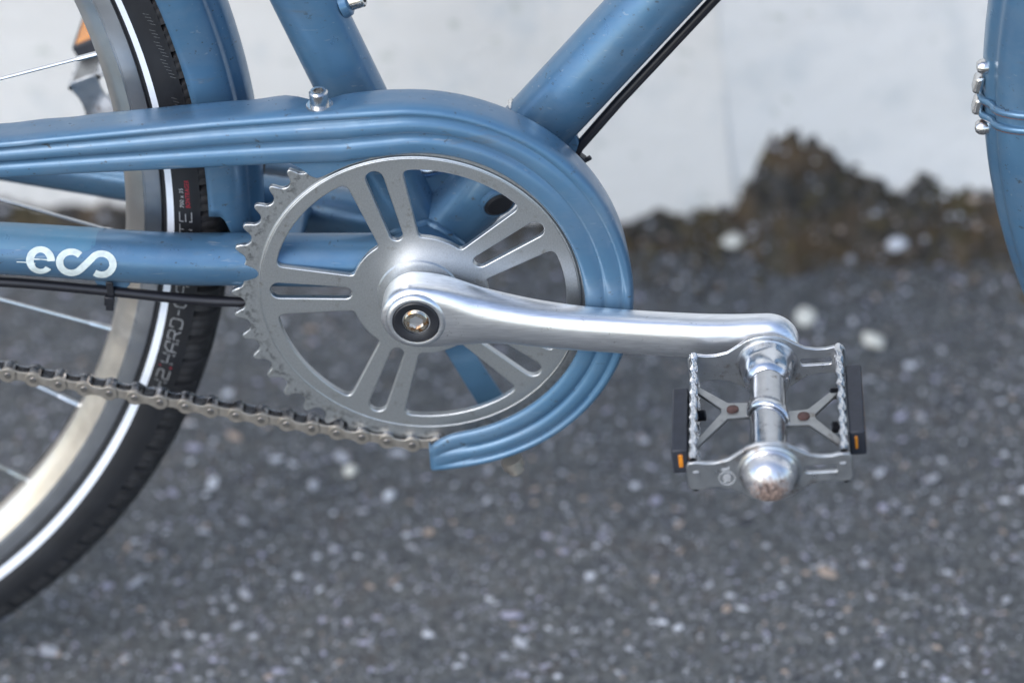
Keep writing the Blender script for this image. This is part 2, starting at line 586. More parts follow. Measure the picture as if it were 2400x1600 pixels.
def wall_block(name, face, m):
    b = MB()
    zs = [-60 + 8 * k for k in range(40)] + [300, 420, 700, 1200, 2400]
    if name == 'projecting_block':
        us = [-2600, -1500, -900] + [-700 + 14 * k for k in range(59)]
        rows = []
        for u in us:
            q = (u + 700) / (14 * 58)
            r = []
            for z in zs:
                sx = u if u < -650 else -700 + (edge_x(min(z, 600)) + 700) * q
                d = face + 1.6 * noise.noise((sx * 0.012, z * 0.012, 1)) + 0.5 * noise.noise((sx * 0.06, z * 0.06, 5))
                if q > 0.985:
                    d += 0.6
                r.append(wall_pt(sx, d, z))
            rows.append(r)
        for dd in (12, 40, 240):
            rows.append([wall_pt(edge_x(min(z, 600)) + 1, face + dd, z) for z in zs])
        b.grid(rows)
    else:
        us = [90 + 14 * k for k in range(52)] + [900, 1500, 2600]
        b.grid([[wall_pt(u, face + 1.6 * noise.noise((u * 0.012, z * 0.012, 9)) + 0.5 * noise.noise((u * 0.06, z * 0.06, 15)), z) for z in zs] for u in us])
    return b.build(name, m, wall, angle=60, off=(0, -450, 0), recalc=False)


# face distances fitted from the wall's foot in the photograph
wall_block('projecting_block', 417.5, M_WALL)
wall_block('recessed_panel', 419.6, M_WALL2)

# ---- crumbly mossy dirt along the wall's foot
MX = [-900, -330, -300, -270, -250, -200, -60, 60, 90, 120, 140, 152, 160, 168, 176, 186, 196, 206, 218, 235, 255, 280, 300, 330, 420, 900]
MH = [10, 9, 4, 7, 7, 4, 0, 0, 6, 12, 15, 20, 32, 46, 58, 66, 64, 57, 49, 40, 33, 34, 31, 29, 27, 22]


def dirt_h(x, y):
    face = (wall_pt(x, 419.4 if x > 142 else 416, 0)).y
    d = face - y
    h0 = lerp(x, MX, MH)
    reach = 26 + 0.34 * h0 + 12 * noise.noise((x * 0.03, 3, 4))
    q = max(0.0, 1 - max(d, 0) / reach)
    h = h0 * (q ** 1.25)
    n = 0.55 * noise.noise((x * 0.05, y * 0.05, 0)) + 0.35 * noise.noise((x * 0.13, y * 0.13, 2)) + 0.3 * noise.noise((x * 0.3, y * 0.3, 7))
    return h * (1 + 0.45 * n) + (9 * n * min(1, q * 3)) - 2.2 + 2.0 * q


b = MB()
rows = []
x = -900.0
while x <= 900:
    row = []
    for k in range(52):
        y = wall_pt(x, 447 if x > 130 else 424, 0).y - 2.6 * k
        row.append((x, y, dirt_h(x, y)))
    rows.append(row)
    x += 2.8 if -360 < x < 360 else 12
b.grid(rows)
dirt = b.build('dirt_bank', M_DIRT, angle=180, recalc=False)
tag(dirt, 'crumbly brown dirt and moss piled along the foot of the white wall', 'dirt', kind='stuff')


# ---- stone chips set in the asphalt
def pebble_mesh(name, seed, mat, flat=0.5, sub=2):
    bm = bmesh.new()
    bmesh.ops.create_icosphere(bm, subdivisions=sub, radius=1.0)
    for v in bm.verts:
        d = 1 + 0.28 * noise.noise(v.co * 1.1 + Vector((seed * 7.3, 0, 0))) + 0.14 * noise.noise(v.co * 2.7 + Vector((0, seed * 3.1, 0)))
        v.co = Vector((v.co.x * d, v.co.y * d, v.co.z * d * flat))
    me = bpy.data.meshes.new(name)
    bm.to_mesh(me)
    bm.free()
    me.polygons.foreach_set('use_smooth', [True] * len(me.polygons))
    me.set_sharp_from_angle(angle=radians(35))
    me.materials.append(mat)
    return me


chip_meshes = []
for i, m in enumerate(STONES):
    for k in range(2):
        chip_meshes.append((i, pebble_mesh('stone', i * 5 + k * 2.3 + 1, m, 0.45, 1)))


def visible_xy(rng):
    v = rng.random()
    y = -20 + 400 * v
    half = 295 + 60 * (y / 430)
    return rng.uniform(-half, half) * 1.02, y


used = []
rs_ = random.Random(21)
cnt = 0
while cnt < 300:
    x, y = visible_xy(rs_)
    r = min(5.2, 1.7 + rs_.expovariate(1 / 0.8))
    if any((x - a) ** 2 + (y - c) ** 2 < (r + q + 1) ** 2 for a, c, q in used):
        continue
    used.append((x, y, r))
    w = rs_.choices(range(6), (30, 30, 28, 8, 2, 2))[0]
    me = rs_.choice([mm for i, mm in chip_meshes if i == w])
    o = bpy.data.objects.new('stone', me)
    COL.objects.link(o)
    o.parent = pav
    o.location = (x * MM, y * MM, 0.0002)
    o.rotation_euler = (rs_.uniform(-.15, .15), rs_.uniform(-.15, .15), rs_.gauss(0, 0.7))
    o.scale = (r * MM * rs_.uniform(0.9, 1.7), r * MM * rs_.uniform(0.55, 0.95), r * MM * 0.8)
    cnt += 1

# the thousands of smaller chips: one real mesh
b = MB()
g1 = random.Random(5)
for k in range(21000):
    if k < 16000:
        x, y = visible_xy(g1)
    else:
        x, y = g1.uniform(-950, 950), g1.uniform(-480, 400)
    r = min(2.3, 0.5 + g1.expovariate(1 / 0.36))
    a0 = g1.uniform(0, 6.28)
    el = g1.uniform(0.4, 0.9)
    if g1.random() < 0.6:
        a0 = g1.gauss(0, 0.5)
    n = 6
    ca_, sa_ = cos(a0), sin(a0)
    ring = []
    for q in range(n):
        ex, ey = r * 1.25 * g1.uniform(0.8, 1.15) * cos(2 * pi * q / n), r * el * g1.uniform(0.8, 1.15) * sin(2 * pi * q / n)
        ring.append((x + ex * ca_ - ey * sa_, y + ex * sa_ + ey * ca_, 0.06))
    top = [(x + (p[0] - x) * 0.6, y + (p[1] - y) * 0.6, 0.15 + r * 0.28) for p in ring]
    w = g1.choices(range(6), (17, 8, 12, 8, 39, 16))[0]
    b.add(ring + top, [(q, (q + 1) % n, n + (q + 1) % n, n + q) for q in range(n)] + [tuple(range(n, 2 * n))], w)
grav = b.build('gravel_chips', STONES, pav, smooth=False, recalc=False)
tag(grav, kind='stuff')

# crumbs lying on and before the dirt bank
b = MB()
g2 = random.Random(9)
for k in range(5200):
    x = g2.uniform(-420, 420) if k < 4600 else g2.uniform(-900, 900)
    y = wall_pt(x, 430 if x > 142 else 415, 0).y - abs(g2.gauss(0, 34)) - 1
    if -330 < x < 75 and g2.random() < 0.7:
        continue
    r = min(4.5, 0.8 + g2.expovariate(1 / 0.8))
    z = max(0.0, dirt_h(x, y)) + r * g2.uniform(0.1, 1.1)
    bm_v = []
    for (ax, ay, az) in ((1, 0, 0), (-1, 0, 0), (0, 1, 0), (0, -1, 0), (0, 0, 1), (0, 0, -1)):
        s_ = r * g2.uniform(0.7, 1.2)
        bm_v.append((x + ax * s_, y + ay * s_, z + az * s_ * 0.75))
    w = g2.choices(range(5), (13, 1, 4, 52, 30))[0]
    b.add(bm_v, [(0, 2, 4), (2, 1, 4), (1, 3, 4), (3, 0, 4), (2, 0, 5), (1, 2, 5), (3, 1, 5), (0, 3, 5)], w)
cr = b.build('crumbs', [M_GRIT, STONES[1], STONES[3], M_DIRT, M_MOSS], dirt, smooth=False, recalc=False)
tag(cr, kind='stuff')

# a few larger loose pebbles one can point at
PEB = [(253, 373, 8.5, 1.25, 'white pebble lying on the asphalt near the wall, left of the front mudguard'),
       (194, 312, 9.5, 1.3, 'cream pebble just beyond the end of the crank arm'),
       (235, 288, 9.0, 1.3, 'cream pebble on the asphalt to the right of the pedal, beyond it'),
       (150, 388, 11, 1.2, 'large pale buff pebble at the foot of the wall below its corner'),
       (-79, 179, 6.5, 1.1, 'cream pebble on the asphalt below the hanging chain'),
       (-54, 157, 5.5, 1.0, 'small white pebble on the asphalt under the front end of the chain'),
       (-100, 167, 5.0, 1.2, 'grey pebble on the asphalt left of the cream one below the chain')]
for i, (x, y, r, el, lab) in enumerate(PEB):
    m = M_PEBBLE if i not in (0, 5, 6) else (STONES[1] if i != 6 else STONES[0])
    me = pebble_mesh('pebble', 40 + i * 3.7, m, 0.62, 3)
    o = bpy.data.objects.new('pebble', me)
    COL.objects.link(o)
    z0 = max(0, dirt_h(x, y)) if y > 370 else 0
    o.location = (x * MM, y * MM, (z0 + r * 0.33) * MM)
    o.rotation_euler = (0.1, -0.1, i * 1.3)
    o.scale = (r * el * 0.62 * MM, r * 0.62 * MM, r * 0.62 * MM)
    tag(o, lab, 'pebble', 'loose pebbles on the asphalt')

# ================================================================== BICYCLE
bike = empty('bicycle', None, (0, 0, 0))
bike.rotation_euler = (-LEAN, 0, 0)
tag(bike, 'blue bicycle with silver crank and chainring leaning in front of the white wall', 'bicycle')
UP = (0, 0, GROUND_OFF)


def part(mbuild, name, mats, parent=None, **kw):
    if parent is None or parent is bike:
        return mbuild.build(name, mats, bike, off=UP, **kw)
    o = mbuild.build(name, mats, None, off=UP, **kw)
    o.parent = parent
    return o


# ---- frame tubes
SA = radians(71.2)
sdirv = Vector((-cos(SA), 0, sin(SA)))
b = MB()
b.tube([sdirv * s for s in (-4, 20, 60, 120, 200, 330, 480)], [15.5, 16, 16, 16, 16, 16, 16], 40)
seat_tube = part(b, 'seat_tube', M_BLUE)
DA = radians(48.6)
ddirv = Vector((cos(DA), 0, sin(DA)))
b = MB()
b.tube([ddirv * s for s in (-4, 20, 60, 120, 240, 400, 620)], 17.3, 40)
down_tube = part(b, 'down_tube', M_BLUE)
b = MB()
b.lathe([(-35, 0), (-35, 18), (-34, 21), (34, 21), (35, 18), (35, 0)], n=48)
bb = part(b, 'bottom_bracket', M_BLUE)
# weld beads round the shell
b = MB()
for dv, r in ((sdirv, 16.4), (ddirv, 17.8)):
    u = dv.cross(Vector((0, 1, 0)))
    pts = []
    for k in range(41):
        a = 2 * pi * k / 40
        w = Vector((0, 1, 0)) * r * cos(a) + u * r * sin(a)
        d = sqrt(max(0, 21.2 ** 2 - (w.dot(u)) ** 2))
        pts.append(w + dv * d)
    b.tube(pts, [1.7 + 0.25 * ((k * 7) % 3) for k in range(41)], 8, False)
part(b, 'weld_bead', M_BLUE, bb)
# gusset in the crotch between seat tube and down tube
b = MB()
gp = [(-6, 20), (12, 14), (24, 30), (19.2, 35.4), (15.6, 41.5), (14, 46), (-14, 46)]
b.mesh(plate([rounded(gp, 2)], 7, 1.2))
part(b, 'gusset', M_BLUE)
b = MB()
b.tube([(-15, 0, 46), (-6, 0, 44.5), (4, 0, 44), (13.5, 0, 45.5)], [4.6, 4.8, 4.8, 4.0], 20)
part(b, 'gusset_lip', M_GLOSS)
# black grommet in the down tube
gq = ddirv * 49.5
nrm = Vector((sin(DA), 0, -cos(DA)))
gdir = (Vector((0, -15.2, 0)) + nrm * 8.4).normalized()
b = MB()
b.lathe([(-2, 9.6), (0.3, 9.2), (0.8, 8.2), (0.6, 7.6)], gq + gdir * 17.0, gdir, 32)
part(b, 'cable_port_rim', M_BLUE, down_tube)
b = MB()
b.lathe([(-1.5, 7.6), (0.5, 7.5), (1.4, 6.2), (1.0, 4.2), (1.2, 0)], gq + gdir * 17.1, gdir, 32)
part(b, 'grommet', M_BLACK, down_tube)
# bare lug edge at the top of the guard, on the down tube's upper side
b = MB()
u = Vector((-sin(DA), 0, cos(DA)))
pts = []
for k in range(13):
    a = radians(-30 + 42 * k / 12)
    pts.append(ddirv * (89 + 1.5 * cos(a * 3)) + (u * cos(a) + Vector((0, -1, 0)) * sin(a)) * 17.4)
b.tube(pts, [0.4 + 1.2 * sin(pi * k / 12) for k in range(13)], 8)
part(b, 'lug_edge', M_BOLT, down_tube)

# ---- chainstays
RS = [(-20, -27, 8.5), (-64, -31, 12.2), (-85, -34, 15), (-118, -37.5, 18.3), (-153, -40, 23.1), (-202, -44, 30.6), (-300, -52, 43.0), (-430, -62, 58)]
LS = [(-20, 25, -5), (-34, 26, 0), (-55, 28, 4), (-84, 31, 9), (-120, 35, 14), (-162, 41, 19), (-223, 47, 28), (-300, 54, 41), (-430, 64, 58)]


def resample(P, n):
    out = []
    xs_ = [-p[0] for p in P]
    for k in range(n):
        x = xs_[0] + (xs_[-1] - xs_[0]) * k / (n - 1)
        out.append((-x, smooth_lerp(x, xs_, [p[1] for p in P]), smooth_lerp(x, xs_, [p[2] for p in P])))
    return out


b = MB()
rp = resample(RS, 60)
b.tube(rp, [lerp(-p[0], [20, 60, 90, 160, 430], [13.4, 13.3, 13.1, 12.9, 11.5]) for p in rp], 36)
stay_r = part(b, 'chainstay', M_BLUE)
b = MB()
lp = resample(LS, 60)
b.tube(lp, [lerp(-p[0], [20, 60, 90, 160, 430], [14, 13.2, 12.8, 11.6, 9]) for p in lp], 36)
stay_l = part(b, 'chainstay', M_BLUE)
# bridge between the stays with its black bolt
b = MB()
b.tube([(-66, -28, 14), (-66, 0, 15), (-66, 28, 9)], 7, 16)
part(b, 'stay_bridge', M_BLUE)
b = MB()
b.lathe([(0, 7.2), (3.5, 7.2), (4.6, 6), (5, 0)], (-84, 2, 47), (1, -0.35, 0.1), 20)
part(b, 'mudguard_bumper', M_BLACK)


def stay_surface(x, phi, off=0.12):
    r = lerp(-x, [20, 60, 90, 160, 430], [13.4, 13.3, 13.1, 12.9, 11.5])
    xs_ = [-p[0] for p in RS]
    y, z = smooth_lerp(-x, xs_, [p[1] for p in RS]), smooth_lerp(-x, xs_, [p[2] for p in RS])
    a = radians(phi)
    return (x, y - (r * 1.004 + off) * cos(a), z + (r * 1.012 + off) * sin(a))


# clear patch on the upper stay, then the lettering
b = MB()
rows = []
for k in range(40):
    x = -260 + (106.5) * k / 39
    lo = 32 + 4 * max(0, (x + 200) / 46)
    if x > -163:
        q = min(1, (x + 163) / 9.4)
        lo = 36 + (90 - 36) * (1 - sqrt(max(0, 1 - q * q)))
    rows.append([stay_surface(x, lo + (150 - lo) * j / 14, 0.16) for j in range(15)])
b.grid(rows)
part(b, 'protective_film', M_FILM, stay_r, recalc=False)
ECO = {'e': [[(-175.6, 12.6), (-179.2, 10.8)], [(-175.5, 18.5), (-179.2, 14.4)], [(-175.8, 24.1), (-179.2, 17.8)], [(-176.2, 29.1), (-179.4, 20.9)], [(-177.0, 33.5), (-179.8, 23.6)], [(-177.9, 37.2), (-180.2, 25.9)], [(-179.0, 39.9), (-180.7, 27.6)], [(-180.3, 41.7), (-181.2, 28.6)], [(-181.6, 42.3), (-181.9, 29.1)], [(-182.9, 41.9), (-182.5, 28.9)], [(-184.2, 40.4), (-183.1, 28.0)], [(-185.4, 37.8), (-183.7, 26.5)], [(-186.5, 34.4), (-184.2, 24.5)], [(-187.5, 30.1), (-184.7, 22.0)], [(-188.3, 25.2), (-185.1, 19.0)], [(-188.8, 19.7), (-185.4, 15.7)], [(-189.2, 13.9), (-185.6, 12.2)], [(-189.4, 7.8), (-185.7, 8.5)], [(-189.3, 1.5), (-185.7, 4.8)], [(-189.0, -4.8), (-185.5, 1.3)], [(-188.5, -10.8), (-185.3, -2.1)], [(-187.8, -16.6), (-185.0, -5.0)], [(-186.9, -21.5), (-184.5, -7.4)], [(-185.8, -25.0), (-184.0, -8.9)], [(-184.6, -26.7), (-183.4, -9.8)], [(-183.3, -26.3), (-182.8, -9.7)], [(-181.9, -23.8), (-182.2, -8.8)], [(-180.5, -19.7), (-181.5, -7.0)], [(-179.1, -14.6), (-180.9, -4.4)], [(-177.9, -8.8), (-180.4, -1.5)]],
       'co': [[(-162.2, 34.7), (-164.4, 23.2)], [(-163.1, 37.6), (-165.1, 25.5)], [(-164.3, 40.0), (-165.7, 27.1)], [(-165.6, 41.5), (-166.4, 28.0)], [(-166.9, 42.0), (-167.1, 28.4)], [(-168.2, 41.5), (-167.9, 28.1)], [(-169.5, 40.1), (-168.7, 27.2)], [(-170.7, 37.8), (-169.4, 25.8)], [(-171.9, 34.6), (-170.1, 23.8)], [(-172.9, 30.6), (-170.6, 21.5)], [(-173.8, 25.9), (-171.0, 18.9)], [(-174.5, 20.6), (-171.4, 16.1)], [(-175.0, 14.7), (-171.5, 13.3)], [(-175.2, 8.5), (-171.6, 10.4)], [(-175.1, 2.2), (-171.6, 7.5)], [(-174.8, -4.2), (-171.5, 4.6)], [(-174.3, -10.3), (-171.3, 1.8)], [(-173.6, -15.9), (-170.9, -0.9)], [(-172.7, -20.8), (-170.4, -3.0)], [(-171.6, -24.5), (-169.8, -4.7)], [(-170.4, -26.9), (-169.1, -5.7)], [(-169.1, -27.2), (-168.3, -5.9)], [(-167.7, -25.6), (-167.5, -5.2)], [(-166.3, -22.4), (-166.7, -3.8)], [(-164.9, -18.0), (-165.9, -1.8)], [(-163.5, -12.4), (-165.4, 0.3)], [(-156.2, 21.0), (-158.4, 30.7)], [(-155.7, 23.5), (-157.6, 34.1)], [(-155.1, 25.4), (-156.6, 37.1)], [(-154.5, 26.8), (-155.5, 39.5)], [(-153.8, 27.8), (-154.3, 41.1)], [(-153.1, 28.3), (-153.1, 41.9)], [(-152.4, 28.2), (-151.9, 41.8)], [(-151.8, 27.7), (-150.7, 40.9)], [(-151.2, 26.6), (-149.6, 39.3)], [(-150.6, 25.1), (-148.6, 36.8)], [(-150.2, 23.2), (-147.7, 33.7)], [(-149.9, 21.1), (-146.9, 29.8)], [(-149.7, 18.8), (-146.4, 25.4)], [(-149.6, 16.4), (-146.1, 20.4)], [(-149.6, 13.8), (-146.0, 15.0)], [(-149.6, 11.2), (-146.2, 9.4)], [(-149.8, 8.5), (-146.7, 3.7)], [(-150.1, 5.8), (-147.4, -1.9)], [(-150.5, 3.2), (-148.3, -7.5)], [(-151.0, 0.7), (-149.3, -12.8)], [(-151.6, -1.5), (-150.5, -17.5)], [(-152.2, -3.4), (-151.7, -21.5)], [(-152.9, -4.6), (-153.0, -24.5)], [(-153.6, -5.3), (-154.3, -26.2)], [(-154.3, -5.4), (-155.5, -26.3)], [(-155.0, -4.7), (-156.6, -25.0)], [(-155.6, -3.6), (-157.6, -22.1)], [(-156.2, -1.5), (-158.4, -18.6)]],
       'bar': [[(-185.7, 15.2), (-185.6, 12.2)], [(-182.9, 15.6), (-183.2, 12.9)], [(-182.5, 15.1), (-182.4, 13.6)], [(-179.1, 15.6), (-179.2, 12.7)]],
       'scuff': [[(-193.9, 6.1), (-194.0, 3.8)], [(-190.3, 6.3), (-190.4, 4.1)], [(-187.2, 5.3), (-187.3, 2.8)], [(-184.8, 4.5), (-185.3, 2.6)]]}
for key, st in ECO.items():
    b = MB()
    off = 0.28 if key != 'bar' else 0.30
    rows = []
    for i in range(len(st)):
        if i and key == 'co' and i == 26:     # the diagonal that joins the two rings
            (a0, a1), (c0, c1) = st[i - 1], st[i]
            for q in [k / 8 for k in range(1, 8)]:
                rows.append([(a0[0] + (c0[0] - a0[0]) * q, a0[1] + (c0[1] - a0[1]) * q), (a1[0] + (c1[0] - a1[0]) * q, a1[1] + (c1[1] - a1[1]) * q)])
        rows.append(st[i])
    g = []
    for (p0, p1) in rows:
        g.append([stay_surface(p0[0] + (p1[0] - p0[0]) * j / 4, p0[1] + (p1[1] - p0[1]) * j / 4, off) for j in range(5)])
    b.grid(g)
    part(b, 'lettering' if key in ('e', 'co') else 'lettering_scrap', M_CREAM, stay_r, recalc=False)

# ---- lower cable along the stay, guide tab and tie
CP = [(-430, -60, 24), (-300, -50, 20), (-208, -44, 11.5), (-158, -41, 3.2), (-115, -39, -4.6), (-88, -38, -7.5), (-50, -34, -10), (-20, -28, -16), (0, -15, -23)]
b = MB()
cp = resample(CP[::-1], 60)
b.tube(cp, 2.7, 14)
cab = part(b, 'cable_housing', M_CABLE)
b = MB()
tabp = [(-163, 13), (-143, 11), (-144, 5), (-148.5, 1.5), (-155, 1.9), (-160.5, 6)]
b.mesh(plate([rounded(tabp, 2.5)], 1.6, 0.4), Matrix.Translation((0, -39.2, 0)))
part(b, 'cable_guide', M_BLUE, stay_r)
b = MB()
b.box((-153.2, -43.6, 5.5), (3.6, 1.2, 8.5))
b.box((-154.2, -44.2, -0.4), (4.8, 4.4, 5.2), Matrix.Rotation(radians(8), 3, 'Y'))
b.box((-154.6, -44.2, -4.2), (3.8, 2.2, 4.5), Matrix.Rotation(radians(8), 3, 'Y'))
part(b, 'cable_tie', M_BLACK, cab, bevel=0.5)
# cable under the down tube
b = MB()
b.tube([(76.8, -4, 52), (79, -3, 56), (100, 0, 80), (146.9, 0, 133.4), (300, 0, 307), (420, 0, 440)], 2.6, 14)
cab2 = part(b, 'cable_housing', M_CABLE)
b = MB()
b.box((79.5, -5.5, 50.5), (5, 5, 4.5), Matrix.Rotation(radians(-48), 3, 'Y'))
b.box((83.0, -6.5, 51.0), (4.5, 2.0, 2.2), Matrix.Rotation(radians(-30), 3, 'Y'))
part(b, 'cable_tie', M_BLACK, cab2, bevel=0.5)
b = MB()
b.mesh(plate([rounded([(66, 55), (78, 66), (79.5, 60), (77.5, 54), (71, 49)], 2.5)], 5, 0.8), Matrix.Translation((0, -4, 0)))
part(b, 'cable_guide', M_BLUE, down_tube)


# ---- socket bolts
def socket_bolt(b, c, ax, r, h, collar=None, n=28):
    prof = []
    if collar:
        cr_, chh = collar
        prof += [(0, 0), (0, cr_), (chh, cr_), (chh, r)]
        z0 = chh
    else:
        prof += [(0, 0), (0, r)]
        z0 = 0
    prof += [(z0 + h - 0.7, r), (z0 + h, r - 0.7)]
    b.lathe(prof, c, ax, n)
    c, ax = Vector(c), Vector(ax).normalized()
    u = Vector((0, 0, 1)) if abs(ax.z) < 0.9 else Vector((1, 0, 0))
    a1 = (u - ax * u.dot(ax)).normalized()
    b1 = ax.cross(a1)

    def rg(hh, rr, hexa):
        out = []
        for k in range(24):
            an = 2 * pi * k / 24
            q = rr
            if hexa:
                s_ = (an % (pi / 3)) - pi / 6
                q = rr * cos(pi / 6) / cos(s_)
            out.append(c + ax * hh + (a1 * cos(an) + b1 * sin(an)) * q)
        return out
    H = z0 + h
    b.grid([rg(H, r - 0.7, False), rg(H, r * 0.62, True), rg(H - h * 0.55, r * 0.60, True), rg(H - h * 0.6, 0.001, False)], False, True)


b = MB()
bc = sdirv * 139 + Vector((sin(SA), 0, cos(SA))) * 15
socket_bolt(b, bc + Vector((sin(SA), 0, cos(SA))) * 4, (sin(SA), -0.1, cos(SA)), 4.3, 7.5)
part(b, 'socket_bolt', M_BOLT, seat_tube)
b = MB()
b.lathe([(0, 7.2), (3.4, 6.4), (4.2, 5.2), (4.2, 0)], bc, (sin(SA), 0, cos(SA)), 24)
part(b, 'bolt_boss', M_BLUE, seat_tube)

# ---- chainguard
# outer corner, inner edge in polar form about the spindle at the front, straight towards the rear
OUT_A = [-92, -77, -48, -20, 5, 28, 45, 62, 80, 92]
OUT_R = [100.2, 100, 101.5, 102.8, 104.2, 106.5, 108.3, 109.0, 109.6, 109.8]
IN_R = [79.0, 79.2, 80.6, 82.2, 81.8, 83.2, 85.0, 86.6, 86.6, 85.6]
prof_path = []
for k in range(97):
    a = -90.2 + (180.7) * k / 96
    ro, ri = smooth_lerp(a, OUT_A, OUT_R), smooth_lerp(a, OUT_A, IN_R)
    if a < -76:
        ri += 7.0 * ((-76 - a) / 14.2) ** 3
    prof_path.append((Vector((ro * cos(radians(a)), 0, ro * sin(radians(a)))), Vector((ri * cos(radians(a)), 0, ri * sin(radians(a))))))
for k in range(1, 61):
    x = -1.0 - 5.6 * k
    zo = lerp(-x, [0, 40, 90, 192, 340], [109.8, 108.2, 105.5, 97.3, 84])
    zi = lerp(-x, [0, 14, 28, 48, 60, 153, 195, 340], [85.6, 84.4, 82.2, 82.2, 82.0, 79.5, 78.1, 70])
    if x > -26:
        zi = 85.6 - 2.6 * (-x / 26)
    prof_path.append((Vector((x, 0, zo)), Vector((x - 1.5, 0, zi))))
# profile across: t (0 outer corner .. 1 inner edge), y
TW = [0, 0.03, 0.07, 0.115, 0.15, 0.185, 0.225, 0.27, 0.33, 0.42, 0.50, 0.545, 0.58, 0.615, 0.655, 0.70, 0.80, 0.90, 0.965, 1.0]
TY = [-53.6, -54.8, -55.5, -55.6, -54.2, -52.9, -53.3, -54.7, -55.8, -56.0, -55.8, -54.2, -52.8, -53.1, -54.5, -55.9, -56.1, -55.9, -55.5, -54.8]
rows = []
NP = len(prof_path)
for i, (po, pi_) in enumerate(prof_path):
    d = (pi_ - po)
    fade = min(1, i / 7) if i < 7 else 1
    if i <= 96:
        fade *= smooth_lerp(-91.5 + 182.0 * i / 96, [-92, -45, -20, 0, 30, 60, 90], [0.8, 0.8, 0.5, 0.36, 0.42, 0.75, 1.0])
    r = []
    dirn = -d.normalized()
    # flange going back from the corner
    wob = 0.0
    x = po.x
    if i > 96:
        wob = 1.1 * noise.noise((x * 0.02, 1, 2)) + 0.5 * noise.noise((x * 0.06, 4, 2))
        wob += -3.6 * math.exp(-((x + 40) / 9) ** 2) + 0.9 * math.exp(-((x + 58) / 8) ** 2)
    for (yy, dr) in ((-33.5, -2.2), (-35, -1.6), (-40, -0.9), (-46, -0.2), (-50, 0.35), (-52.4, 0.35)):
        k = po + dirn * (dr + wob * (1 if yy > -45 else 0.4))
        r.append((k.x, yy, k.z))
    for t, y in zip(TW, TY):
        k = po + d * t
        yy = -55.6 + (y + 55.6) * fade if 0.08 < t < 0.78 else y
        r.append((k.x, yy, k.z))
    # lip returning at the inner edge
    k = po + d * 1.005
    r.append((k.x, -53.6, k.z))
    rows.append(r)
b = MB()
b.grid(rows)
# closed nose of the guard
r0 = rows[0]
nose = []
for q in range(5):
    nose.append([(p[0] - 0.7 * sin(q / 4 * pi / 2), p[1] + 4.0 * (1 - cos(q / 4 * pi / 2)) * (1 if p[1] < -48 else 0), p[2]) for p in r0])
b.grid(nose)
guard = part(b, 'chainguard', M_BLUE_GUARD, solid=1.1, angle=70)
# plate that dips from the guard's lower edge to the chainring
b = MB()
tp = [(-66, 83.5), (-58.8, 82.0), (-50.5, 76.5), (-46.5, 72.5), (-43.5, 71.2), (-40.5, 72.2), (-33.5, 75.6), (-27.5, 78.3), (-19, 81.0), (-10.5, 84.0), (-4, 87.5), (-10, 89)]
b.mesh(plate([tp], 1.2, 0.3), Matrix.Translation((0, -51.6, 0)))
part(b, 'guard_tab', M_BLUE_GUARD, guard)
b = MB()
socket_bolt(b, (-39.5, -46.0, 104.4), (0.02, -0.06, 1), 4.5, 7.4, (6.0, 4.2))
b2 = MB()
part(b, 'socket_bolt', M_BOLT, guard)
b.v, b.f, b.m = [], [], []
for k in range(36):
    a = 2 * pi * k / 36
    b.box((-39.5 + 5.95 * cos(a), -46.1 + 5.95 * sin(a), 106.6), (0.7, 0.7, 3.4), Matrix.Rotation(a, 3, 'Z') @ Matrix.Rotation(0.35, 3, 'X'))
part(b, 'knurled_collar', M_STEEL, guard, smooth=False)
b = MB()
socket_bolt(b, (39.2, -49, -98.5), (0.30, -0.05, -1), 3.9, 4.4, (5.6, 4.0))
part(b, 'socket_bolt', M_CHAIN, guard)
# flat bracket from the shell down to the guard
b = MB()
b.mesh(plate([rounded([(-2, -18), (13, -18), (21, -50), (35, -79), (38, -92), (26, -92), (21, -82), (7, -50)], 3)], 2.4, 0.5), Matrix.Translation((0, -21, 0)))
part(b, 'guard_bracket', M_BLUE)

# ---- chainring
TEETH, PITCH_R = 44, 89.0
tip0 = radians(128.7)
prof = []
STEP = 2 * pi / TEETH
half_t = []
for k in range(8):                      # roller seat, then the flank and the tip
    uu = 6.35 - 3.6 * sin(pi / 2 * k / 7)
    half_t.append((uu, 90.4 - sqrt(max(0, 3.8 ** 2 - (6.35 - uu) ** 2))))
half_t += [(2.3, 90.2), (1.75, 91.4), (1.2, 92.35), (0.45, 92.8)]
for k in range(TEETH):
    c0 = tip0 + k * STEP
    for uu, r in [(-u_, r_) for u_, r_ in half_t] + [(u_, r_) for u_, r_ in reversed(half_t[1:])]:
        prof.append((r * cos(c0 + uu / 89.0), r * sin(c0 + uu / 89.0)))
ring_vf = plate([prof, circle(74.5, 120)], 2.6, 0.6, 2)
ARMS = [104, 32, -40, -112, 176]


def polar(r, a):
    return (r * cos(radians(a)), r * sin(radians(a)))


